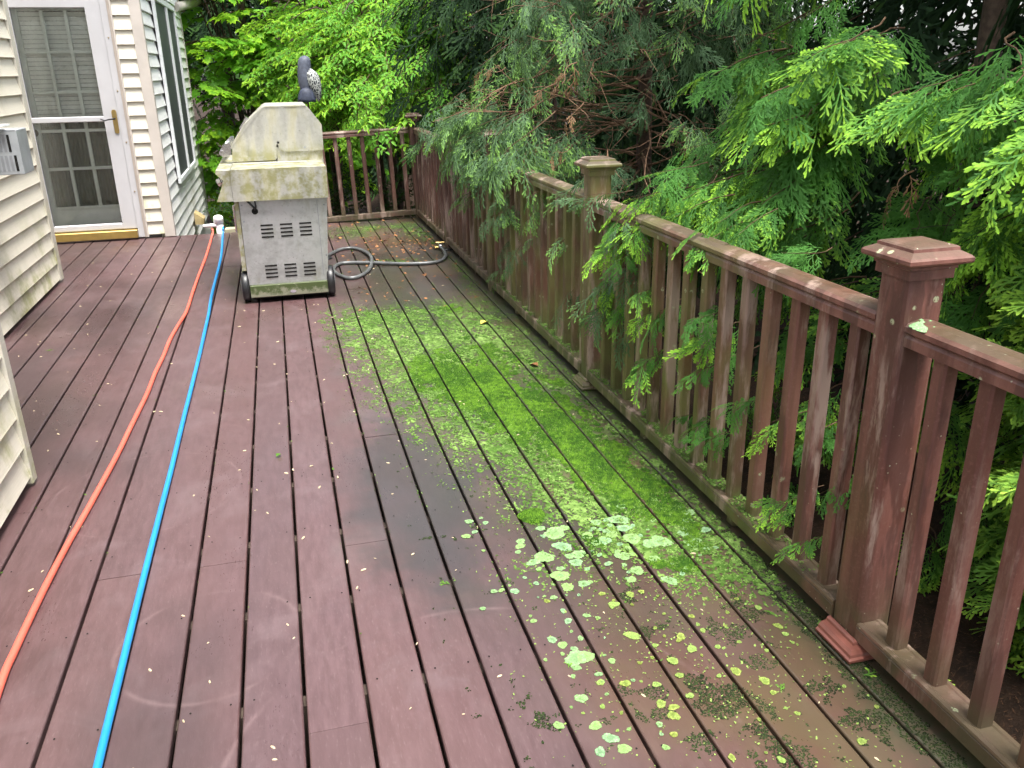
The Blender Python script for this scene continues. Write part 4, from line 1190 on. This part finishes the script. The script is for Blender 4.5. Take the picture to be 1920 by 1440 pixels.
Q = random.Random(5)
BA = [bough(Q).mesh('bough', [leafA, M['twig']]) for _ in range(11)]
BB = [bough(Q, .42, 7, .21, .0024, .9, 1.2, .62, .65, 6, .8).mesh('bough', [leafB, M['twig']]) for _ in range(9)]
BC = [bough(Q, .26, 9, .12, .0024, .7, 1.6, .72, .2, 5, 1.2).mesh('bough', [leafC, M['twig']]) for _ in range(5)]
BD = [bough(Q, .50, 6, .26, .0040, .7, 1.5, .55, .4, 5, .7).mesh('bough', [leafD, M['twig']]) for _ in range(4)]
BR = [bough(Q, .20, 3, .12, .0022, .6, 1.2, .5, .5, 4, .8).mesh('bough', [leafBr, M['dead_twig']]) for _ in range(3)]

def place(meshes, parent, pos, d, roll, sc, name='bough'):
    o = link(name, random.choice(meshes), parent)
    o.matrix_local = Matrix.Translation(Vector(pos)-parent.location) @ frame(d, roll).to_4x4() @ Matrix.Diagonal((sc, sc*random.uniform(.75, 1.15)*random.choice((-1, 1)), sc*random.uniform(.8, 1.3), 1))
    return o

def trunk(parent, h, r, lean=(0, 0), mat='bark', z0=-.75):
    m = MB(); n = 8
    pts = [(lean[0]*t*h+.02*math.sin(5*t), lean[1]*t*h, z0+(h-z0)*t) for t in np.linspace(0, 1, n)]
    m.tube(pts, [r*(1-.7*t)+.006 for t in np.linspace(0, 1, n)], 10); return m.build('trunk', M[mat], parent)
def limbs(parent, n, r0, z0, z1, mat, thick=.014, name='limb', ang=(0, 6.28), up=.1):
    for i in range(n):
        a = random.uniform(*ang); z = random.uniform(z0, z1); L = r0*random.uniform(.6, 1.05)
        pts = [Vector((0, 0, z))]; d = Vector((math.cos(a), math.sin(a), up+random.uniform(-.25, .2)))
        for k in range(6):
            d = (d+Vector((random.uniform(-.25, .25), random.uniform(-.25, .25), random.uniform(-.22, .16)))).normalized()
            pts.append(pts[-1]+d*L/6)
        m = MB(); m.tube(pts, [thick*(1-.8*k/6) for k in range(7)], 6)
        for b_ in range(4):
            k = random.randint(2, 5); p = pts[k]; d2 = (d+Vector((random.uniform(-1, 1), random.uniform(-1, 1), random.uniform(-.6, .5)))).normalized()
            pp = [p]
            for _ in range(4):
                d2 = (d2+Vector((random.uniform(-.35, .35), random.uniform(-.35, .35), random.uniform(-.35, .3)))).normalized(); pp.append(pp[-1]+d2*L*.09)
            m.tube(pp, [thick*.32*(1-.15*j) for j in range(5)], 4)
        m.build(name, M[mat], parent)

def conifer(name, label, cx, cy, meshes, n, R, zr, half, sc, slope, depth=(.55, 1.0), avoid=(), group=None, tr=(.07, 3.2)):
    t = thing(name, label, 'tree', (cx, cy, 0), group)
    trunk(t, tr[1], tr[0])
    a0 = math.atan2(-cy*.75, -cx)                 # side that faces the deck
    k = 0; guard = 0
    while k < n and guard < n*20:
        guard += 1
        z = zr[0]+(zr[1]-zr[0])*random.random()
        a = a0+random.uniform(-half, half)
        r = R(z)*random.uniform(*depth)
        dirh = Vector((math.cos(a), math.sin(a), 0))
        s_ = random.uniform(*sc)
        base = Vector((cx, cy, z))+dirh*max(.05, r-.42*s_)
        tip = Vector((cx, cy, z))+dirh*r
        if any(((tip.x-e[0])/e[3])**2+((tip.y-e[1])/e[4])**2+((tip.z-e[2])/e[5])**2 < 1 for e in avoid): continue
        if tip.x < 1.30 and .0 < tip.z < .95 : continue
        if tip.x < 1.05 and tip.z < 1.6: continue
        yaw = random.uniform(-.5, .5)
        d = Vector((dirh.x*math.cos(yaw)-dirh.y*math.sin(yaw), dirh.x*math.sin(yaw)+dirh.y*math.cos(yaw), slope+random.uniform(-.28, .25)))
        place(meshes, t, base, d, random.uniform(-.45, .45), s_)
        k += 1
    return t

def lerpR(tab):
    zs = [a for a, b in tab]; rs = [b for a, b in tab]
    return lambda z: float(np.interp(z, zs, rs))

cav = [(2.12, 2.72, 1.03, .40, .40, .20), (1.76, 2.27, 1.12, .30, .30, .15), (1.62, 1.95, -.1, .3, .35, .35), (1.6, 1.2, .2, .25, .5, .5)]
tA = conifer('arborvitae', 'bright green arborvitae with lime tips overhanging the near half of the railing', 2.78, 3.0, BA, 95, lerpR([(-.5, 1.05), (.3, 1.16), (1.2, 1.26), (1.9, 1.22), (2.6, .9), (3.3, .3)]), (-.30, 2.5), 1.75, (.80, 1.15), -.20, (.62, 1.02), cav)
limbs(tA, 12, 1.0, .2, 1.4, 'bark', .007, 'limb', (2.4, 5.2))
tB = conifer('arborvitae', 'dull blue green arborvitae with bare twigs over the far half of the railing', 2.50, 5.75, BB, 150, lerpR([(-.4, .85), (.6, 1.0), (.95, 1.30), (1.4, 1.36), (2.0, 1.25), (3.0, .5)]), (.55, 2.5), 1.7, (.80, 1.2), -.35, (.60, 1.04), [(1.60, 4.75, 1.38, .36, .45, .24)])
limbs(tB, 80, 1.3, .5, 2.3, 'dead_twig', .008, 'bare_limb', (2.3, 5.0))
tG = conifer('arborvitae', 'golden green arborvitae with dense curled tips at the right edge', 2.62, 1.55, BC, 270, lerpR([(-.4, .72), (.5, .95), (1.0, .88), (1.3, .5)]), (-.35, 1.18), 1.9, (.85, 1.25), .10, (.75, 1.02), [(1.75, 1.3, -.2, .25, .3, .25)])
# overhanging shoots that poke through and over the railing (base, tip direction)
def shoots(t, meshes, L):
    for (x_, y_, z_, dx, dy, dz, s_) in L:
        place(meshes, t, (x_, y_, z_), (dx, dy, dz), random.uniform(-.6, .6), s_)
shoots(tA, BA, [(1.62, 3.45, .98, -1, -.35, -.25, .7), (1.60, 3.45, .70, -1, -.1, -.55, .75), (1.58, 3.35, .62, -1, .1, -.5, .7), (1.58, 2.62, .62, -1, -.35, -.1, .68), (1.60, 2.55, .56, -1, -.1, -.22, .55), (1.58, 2.15, .48, -1, .0, -.2, .5), (1.58, 2.05, .46, -1, -.3, -.1, .45), (1.55, 2.03, .25, -1, -.1, -.1, .5), (1.56, 1.83, .42, -1, -.2, -.05, .5), (1.62, 2.7, .98, -1, -.2, -.2, .7), (1.66, 2.3, .95, -1, -.3, .05, .6)])
shoots(tB, BB, [(1.62, 5.2, .72, -1, -.15, -.25, .8), (1.62, 5.75, .92, -1, -.15, -.3, .9), (1.62, 5.45, .98, -1, -.4, -.3, .95), (1.60, 4.05, .55, -1, -.25, -.45, .85), (1.60, 4.2, .75, -1, -.3, -.3, .8), (1.60, 5.45, .28, -1, -.1, -.15, .75), (1.64, 6.3, .98, -1, -.2, -.3, 1.0), (1.60, 3.3, .52, -1, -.2, -.3, .65), (1.6, 4.8, .6, -1, -.2, -.2, .6), (1.62, 3.95, 1.05, -1, -.3, -.2, .8), (1.62, 6.0, 1.05, -1, -.1, -.2, 1.0), (1.62, 6.7, 1.05, -1, .1, -.3, 1.0)])
for i in range(7):
    place(BR, tB, (1.62+random.uniform(-.15, .1), random.uniform(4.2, 6.2), random.uniform(.95, 1.7)), (-1, random.uniform(-.5, .5), random.uniform(-.9, -.1)), random.uniform(-1, 1), random.uniform(.7, 1.1))
for i in range(2):
    place(BR, tA, (2.05+random.uniform(-.15, .15), random.uniform(2.3, 3.1), random.uniform(.95, 1.3)), (-1, random.uniform(-.5, .5), -.6), 0, .8)
for i in range(44):       # leading tier above the hollow
    u = random.random(); z_ = 1.42+random.uniform(-.12, .20)
    place(BA, tA, (2.28+.12*math.sin(9*u)+random.uniform(-.12, .1), 1.85+1.9*u, z_), (-1, random.uniform(-.95, -.15), random.uniform(-.32, -.02)), random.uniform(-.4, .4), random.uniform(.95, 1.25))
for i in range(16):       # second tier over the rail
    u = random.random()
    place(BA, tA, (1.98+random.uniform(-.1, .1), 2.75+.95*u, random.uniform(.98, 1.18)), (-1, random.uniform(-.7, .1), random.uniform(-.5, -.2)), random.uniform(-.5, .5), random.uniform(.85, 1.1))
for i in range(30):       # right-hand tier
    place(BA, tA, (2.42+random.uniform(-.15, .15), 2.25+random.uniform(-.6, .45), random.uniform(.80, 1.45)), (-1, random.uniform(-.8, -.2), random.uniform(-.4, -.1)), random.uniform(-.4, .4), random.uniform(.8, 1.05))
for i in range(42):       # blue green boughs lying over the top rail
    place(BB, tB, (1.57+random.uniform(-.07, .07), random.uniform(4.9, 7.5), random.uniform(1.0, 1.36)), (-1, random.uniform(-.6, .3), random.uniform(-.60, -.12)), random.uniform(-.6, .6), random.uniform(.8, 1.2))
for i in range(9):       # hanging down in front of the far balusters
    place(BB, tB, (1.46, random.uniform(4.3, 6.2), random.uniform(.35, .95)), (-1, random.uniform(-.6, .4), random.uniform(-.7, -.1)), random.uniform(-.6, .6), random.uniform(.5, .8))
for i in range(7):       # bright sprays resting on the rail
    place(BA, tA, (1.64+random.uniform(-.06, .06), random.uniform(2.25, 3.4), random.uniform(.98, 1.14)), (-1, random.uniform(-.7, .3), random.uniform(-.45, -.05)), random.uniform(-.5, .5), random.uniform(.6, .85))
for i in range(8):       # sprigs poking out between the balusters
    place(BA, tA, (1.46, 1.712+.1368*random.randint(0, 10), random.uniform(.15, .72)), (-1, random.uniform(-.25, .25), random.uniform(-.25, .2)), random.uniform(-.6, .6), random.uniform(.32, .55))
for i in range(15):       # clump hanging down by the second post
    place([random.choice(BA), random.choice(BB)], tA, (1.48+random.uniform(-.04, .06), random.uniform(2.95, 3.6), random.uniform(.45, 1.08)), (-1, random.uniform(-.5, .5), random.uniform(-.7, -.1)), random.uniform(-.6, .6), random.uniform(.5, .78))
for tt, n_ in ((tA, 40), (tB, 50)):          # unseen dark crowns above the view, added to cut sky light on the boughs
    for i in range(n_):
        z_ = random.uniform(2.3, 5.2); a_ = random.uniform(0, 6.28); rr = np.interp(z_, (2.3, 5.2), (.75, .15))
        place(BD, tt, (tt.location.x+rr*math.cos(a_)*.4+.25, tt.location.y+rr*math.sin(a_)*.4, z_), (math.cos(a_), math.sin(a_), -.15), 0, random.uniform(1.5, 2.1))
# dark evergreens behind
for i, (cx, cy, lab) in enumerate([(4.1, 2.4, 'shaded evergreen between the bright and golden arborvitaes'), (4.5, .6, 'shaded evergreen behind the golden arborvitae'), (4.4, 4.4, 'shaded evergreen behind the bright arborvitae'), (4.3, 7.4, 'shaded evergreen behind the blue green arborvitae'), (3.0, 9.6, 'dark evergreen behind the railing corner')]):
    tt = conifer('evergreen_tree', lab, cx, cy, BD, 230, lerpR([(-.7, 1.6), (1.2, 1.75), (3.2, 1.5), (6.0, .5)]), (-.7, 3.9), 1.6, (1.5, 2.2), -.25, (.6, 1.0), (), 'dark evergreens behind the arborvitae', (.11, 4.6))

# broadleaf twigs --------------------------------------------------------
def leaf_oval(fb, base, d, nrm, L, w, t0, t1, q):
    d = d.normalized(); a = d.cross(nrm).normalized(); n = a.cross(d)
    fold = w*.35; dr = L*.22*q.uniform(.2, 1.3)
    P_ = lambda u, v, h: base+d*(L*u)+a*(w*v)+n*h-Vector((0, 0, dr*u*u))
    pts = [P_(0, 0, 0), P_(.32, -.5, fold), P_(.32, 0, 0), P_(.32, .5, fold), P_(.68, -.40, fold*.8), P_(.68, 0, 0), P_(.68, .40, fold*.8), P_(1, 0, 0)]
    fb.tri_leaf(pts, [t0, t1, t0, t1, t1, t0, t1, t1], [(0, 2, 1), (0, 3, 2), (1, 2, 5), (1, 5, 4), (2, 3, 6), (2, 6, 5), (4, 5, 7), (5, 6, 7)])
def leaf_maple(fb, base, d, nrm, L, t0, t1, q):
    d = d.normalized(); a = d.cross(nrm).normalized(); n = a.cross(d)
    out = [(0, 0), (.10, .30), (-.08, .48), (.20, .44), (.34, .62), (.46, .34), (.66, .40), (.70, .16), (1.0, 0)]
    rim = out+[(u, -v) for u, v in out[-2:0:-1]]
    c = base+d*(L*.36)
    pts = [c-n*0]
    for u, v in rim:
        dr = .30*abs(v)**1.6*L+.30*max(0, u-.35)**1.5*L
        pts.append(base+d*(L*u)+a*(L*v*.95)-n*dr*q.uniform(.6, 1.2))
    k = len(rim)
    fb.tri_leaf(pts, [t0]+[t1]*k, [(0, 1+i, 1+(i+1) % k) for i in range(k)])
def leafy_twig(q, L, kind, n, ls):
    fb = FB()
    pts = [Vector((L*t, .04*L*math.sin(4*t+q.uniform(0, .5)), -.16*L*t*t)) for t in np.linspace(0, 1, 7)]
    fb.wood(pts, [.0045*(1-.75*i/6) for i in range(7)], 4)
    def at(t):
        k = min(5, int(t*6)); return pts[k].lerp(pts[k+1], t*6-k)
    def twiglet(p0, dirv, Lt, m, tt):
        for j in range(m):
            u = (j+.6)/m
            p = p0+dirv*Lt*u-Vector((0, 0, .12*Lt*u*u))
            for s_ in ((-1, 1) if j < m-1 else (0,)):
                a = s_*math.radians(q.uniform(42, 68)); ca, sa = math.cos(a), math.sin(a)
                hd_ = Vector((dirv.x*ca-dirv.y*sa, dirv.x*sa+dirv.y*ca, q.uniform(-.45, .05)))
                nr = Vector((q.uniform(-.35, .35), q.uniform(-.35, .35), 1))
                if kind == 'oval': leaf_oval(fb, p, hd_, nr, ls*q.uniform(.7, 1.15), ls*q.uniform(.42, .54), .1, tt+.35*u, q)
                else:
                    st = p+hd_.normalized()*ls*.35*q.uniform(.5, 1.2)
                    leaf_maple(fb, st, hd_+Vector((0, 0, -.25)), nr, ls*q.uniform(.65, 1.15), .2, tt+.3*u, q)
        return
    d0 = Vector((1, 0, -.1))
    ns = n
    for i in range(ns):
        t = .12+.80*i/max(1, ns-1); s_ = 1 if i % 2 else -1
        a = s_*math.radians(q.uniform(30, 55)); Lt = L*q.uniform(.28, .42)*(1-.45*t)
        dv = Vector((math.cos(a), math.sin(a), q.uniform(-.2, .1))).normalized()
        p = at(t); fb.wood([p, p+dv*Lt*.55, p+dv*Lt-Vector((0, 0, .10*Lt))], [.002, .0016, .001], 3)
        twiglet(p, dv, Lt, max(2, int(Lt/(ls*.62))), .25+.4*t)
    twiglet(at(.75), d0, L*.3, 3, .7)
    return fb
TE = [leafy_twig(Q, .55, 'oval', 8, .058).mesh('leafy_branch', [leafE, M['twig']]) for _ in range(5)]
leafU = leaf_mat('shaded_undergrowth', (.012, .036, .010), (.026, .070, .016), (.060, .140, .024), .3, .5)  # darkened leaf colour stands in for the shade behind the far railing
TU = [leafy_twig(Q, .5, 'oval', 8, .055).mesh('leafy_branch', [leafU, M['twig']]) for _ in range(3)]
TM = [leafy_twig(Q, .70, 'maple', 6, .105).mesh('leafy_branch', [leafM, M['twig']]) for _ in range(5)]

def dome(name, label, c, rad, n, meshes, sc, half, zlim, slope, cat='tree', a0=-math.pi/2, trunk_h=1.6, depth=(.75, 1.02), stems=10, bias=None, tr=.05):
    t = thing(name, label, cat, (c[0], c[1], 0))
    trunk(t, trunk_h, tr)
    k = 0
    while k < n:
        a = a0+random.uniform(-half, half); ph = math.asin(random.uniform(-.75, .98))
        f = random.uniform(*depth)
        v = Vector((math.cos(ph)*math.cos(a), math.cos(ph)*math.sin(a), math.sin(ph)))
        p = Vector(c)+Vector((v.x*rad[0], v.y*rad[1], v.z*rad[2]))*f
        if not (zlim[0] < p.z < zlim[1]): continue
        if p.x < -1.0 and p.y < 13.1: continue
        d = Vector((v.x, v.y, slope+.3*v.z+random.uniform(-.25, .25)))
        if bias: d += Vector(bias)
        d.x += random.uniform(-.5, .5); d.y += random.uniform(-.3, .3)
        s_ = random.uniform(*sc); d.normalize()
        place(meshes, t, p-d*.45*s_, d, random.uniform(-.35, .35), s_, 'leafy_branch'); k += 1
    for i in range(stems):
        a = a0+random.uniform(-half, half); e = Vector((math.cos(a)*rad[0]*.8, math.sin(a)*rad[1]*.8, random.uniform(.2, 1)*rad[2]+c[2]))
        m = MB(); m.tube(smooth([(random.uniform(-.1, .1), random.uniform(-.1, .1), -.7), (e.x*.25, e.y*.25, e.z*.6), (e.x*.6, e.y*.6, e.z*1.05), (e.x, e.y, e.z)], 4), [.018-.0011*k_ for k_ in range(13)], 6); m.build('stem', M['bark'], t)
    return t
SB = dome('spindle_bush', 'bright green spindle bush drooping over the railing corner', (1.35, 10.75, .95), (1.35, 1.45, 1.75), 290, TE, (.9, 1.35), 1.75, (.62, 2.9), -.35, 'bush', -math.pi/2-.15, 1.2, (.70, 1.02), 14, (-.25, -.15, -.1))
dome('spindle_bush', 'yellow green spindle branches rising behind the bird decoy', (.75, 12.0, 1.7), (.95, .9, 1.2), 130, TE, (1.1, 1.5), 1.7, (.7, 3.0), -.25, 'bush', -math.pi/2, 1.6, (.7, 1.02), 8, (-.2, -.1, .1))
dome('maple_tree', 'light green maple with layered leaves between the house and grill', (-.30, 14.2, 1.3), (1.9, 1.6, 2.2), 290, TM, (1.1, 1.6), 1.75, (-.5, 3.2), -.12, 'tree', -math.pi/2, 3.6, (.72, 1.04), 12, (0, -.2, 0), .08)
for i in range(20):       # drooping over the corner of the two railings
    place(TE, SB, (random.uniform(.75, 1.75), random.uniform(9.2, 9.7), random.uniform(1.05, 1.75)), (random.uniform(-.8, .1), -1, random.uniform(-.9, -.3)), random.uniform(-.4, .4), random.uniform(.9, 1.25), 'leafy_branch')
# woods behind
wood_l = [(-3.2, 17.5, 'dark woodland tree just right of the house roof'), (-.9, 18.5, 'dark woodland tree behind the maple'), (1.4, 17.5, 'dark woodland tree behind the bird decoy'), (4.0, 16.0, 'dark woodland tree behind the spindle bush'), (6.6, 13.0, 'dark woodland tree far behind the railing corner')]
for cx, cy, lab in wood_l:
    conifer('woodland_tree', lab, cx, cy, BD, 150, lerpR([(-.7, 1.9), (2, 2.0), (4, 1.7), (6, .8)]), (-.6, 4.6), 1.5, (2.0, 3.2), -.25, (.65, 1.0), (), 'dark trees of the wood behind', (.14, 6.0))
tt = thing('tree_trunk', 'mossy grey tree trunk standing high behind the bird decoy', 'tree', (.30, 15.9, 0)); trunk(tt, 5.5, .22)
# low undergrowth behind the far railing
for i, (cx, cy) in enumerate([(.35, 10.2), (1.15, 9.9), (-.25, 11.0)]):
    t = thing('fern_clump', ['dark leafy clump behind the left balusters of the far railing', 'dark leafy clump behind the right balusters of the far railing', 'shaded leafy clump beyond the white pipe', 'shaded leafy clump beside the house wall'][i], 'plant', (cx, cy, -.72))
    for k in range(44):
        a = random.uniform(0, 6.28); d = Vector((math.cos(a), math.sin(a), random.uniform(.2, 1.1)))
        place(TU, t, (cx+.25*math.cos(a), cy+.2*math.sin(a), -.65+random.uniform(0, 1.0)), d, random.uniform(-.4, .4), random.uniform(.7, 1.0), 'leafy_branch')

# fallen sprigs and single leaves ----------------------------------------
sp = [thuja_frond(.085, Q, .0020, .6, 1.3, .55, 3).mesh('fallen_sprig', [leafC, M['twig']]) for _ in range(3)]
for (x_, y_, a, s_, lab, z_) in [(.372, 2.205, 2.4, .85, 'lime green cedar sprig lying across a board gap mid deck', .004), (.60, 1.735, 1.2, .8, 'small lime cedar sprig among the mint lichen', .004), (1.09, 1.50, 1.0, .8, 'small lime sprig among the yellow lichen spots', .004), (1.325, 1.49, .1, 1.1, 'lime cedar sprig on the deck by the near post base', .006), (1.385, 1.36, -1.0, 1.1, 'lime cedar sprig resting on the lower rail', .098), (-1.427, 5.195, .3, 1.0, 'dry yellowish sprig on the boards near the left wall', .004)]:
    o = link('fallen_sprig', random.choice(sp), None, (x_, y_, z_)); o.scale = (s_, s_, s_*.6); o.rotation_euler = (0, 0, a); tag(o, lab, 'sprig')
def flat_leaf(name, x_, y_, r, mat, lab, a):
    fb = FB(); leaf_oval(fb, Vector((0, 0, .006)), Vector((1, 0, .0)), Vector((0, 0, 1)), r, r*.6, 0, .5, random.Random(3))
    m = fb.mesh(name, [mat]); o = link(name, m, None, (x_, y_, .004)); o.rotation_euler = (0, 0, a); return tag(o, lab, 'leaf')
M['yellow_leaf'] = simple('yellow_leaf', (.62, .50, .10), .6, 0, .3, .15, 50)
flat_leaf('fallen_leaf', 1.10, 4.91, .075, M['yellow_leaf'], 'yellow fallen leaf on the mossy boards', .6)
flat_leaf('fallen_leaf', 1.215, 4.05, .06, M['orange_leaf'], 'brown curled leaf on the moss near the railing', 2.2)
flat_leaf('fallen_leaf', -.14, 3.30, .035, leafC, 'small pale green leaf on the plain boards left of the moss', 1.0)

# needle mulch under the arborvitaes
n = 26000
x = rng.uniform(1.52, 3.4, n); y = rng.uniform(.2, 6.0, n)
z = -.75+.42*np.clip((x-1.45)/.5, 0, 1)+.12*(fbm(x*.9+50, y*.9+50, 3)-.5)+rng.uniform(.003, .03, n)
a = rng.random(n)*np.pi*2; L_ = rng.uniform(.010, .028, n); w_ = .0011
dx, dy = np.cos(a), np.sin(a); tz = rng.normal(0, .25, n)
V1 = np.stack([np.stack([x-dx*L_/2-dy*w_, y-dy*L_/2+dx*w_, z-tz*L_/2], -1), np.stack([x-dx*L_/2+dy*w_, y-dy*L_/2-dx*w_, z-tz*L_/2], -1), np.stack([x+dx*L_/2, y+dy*L_/2, z+tz*L_/2], -1)], 1).reshape(-1, 3)
M['needle'] = simple('rusty_needles', (.085, .042, .022), .85, 0, .2, .4, 50)
o = link('needle_litter', np_mesh('needle_litter', V1, np.arange(len(V1)).reshape(-1, 3), M['needle'])); tag(o, 'rusty brown dropped needles on the ground under the arborvitaes', 'needle litter', kind='stuff')
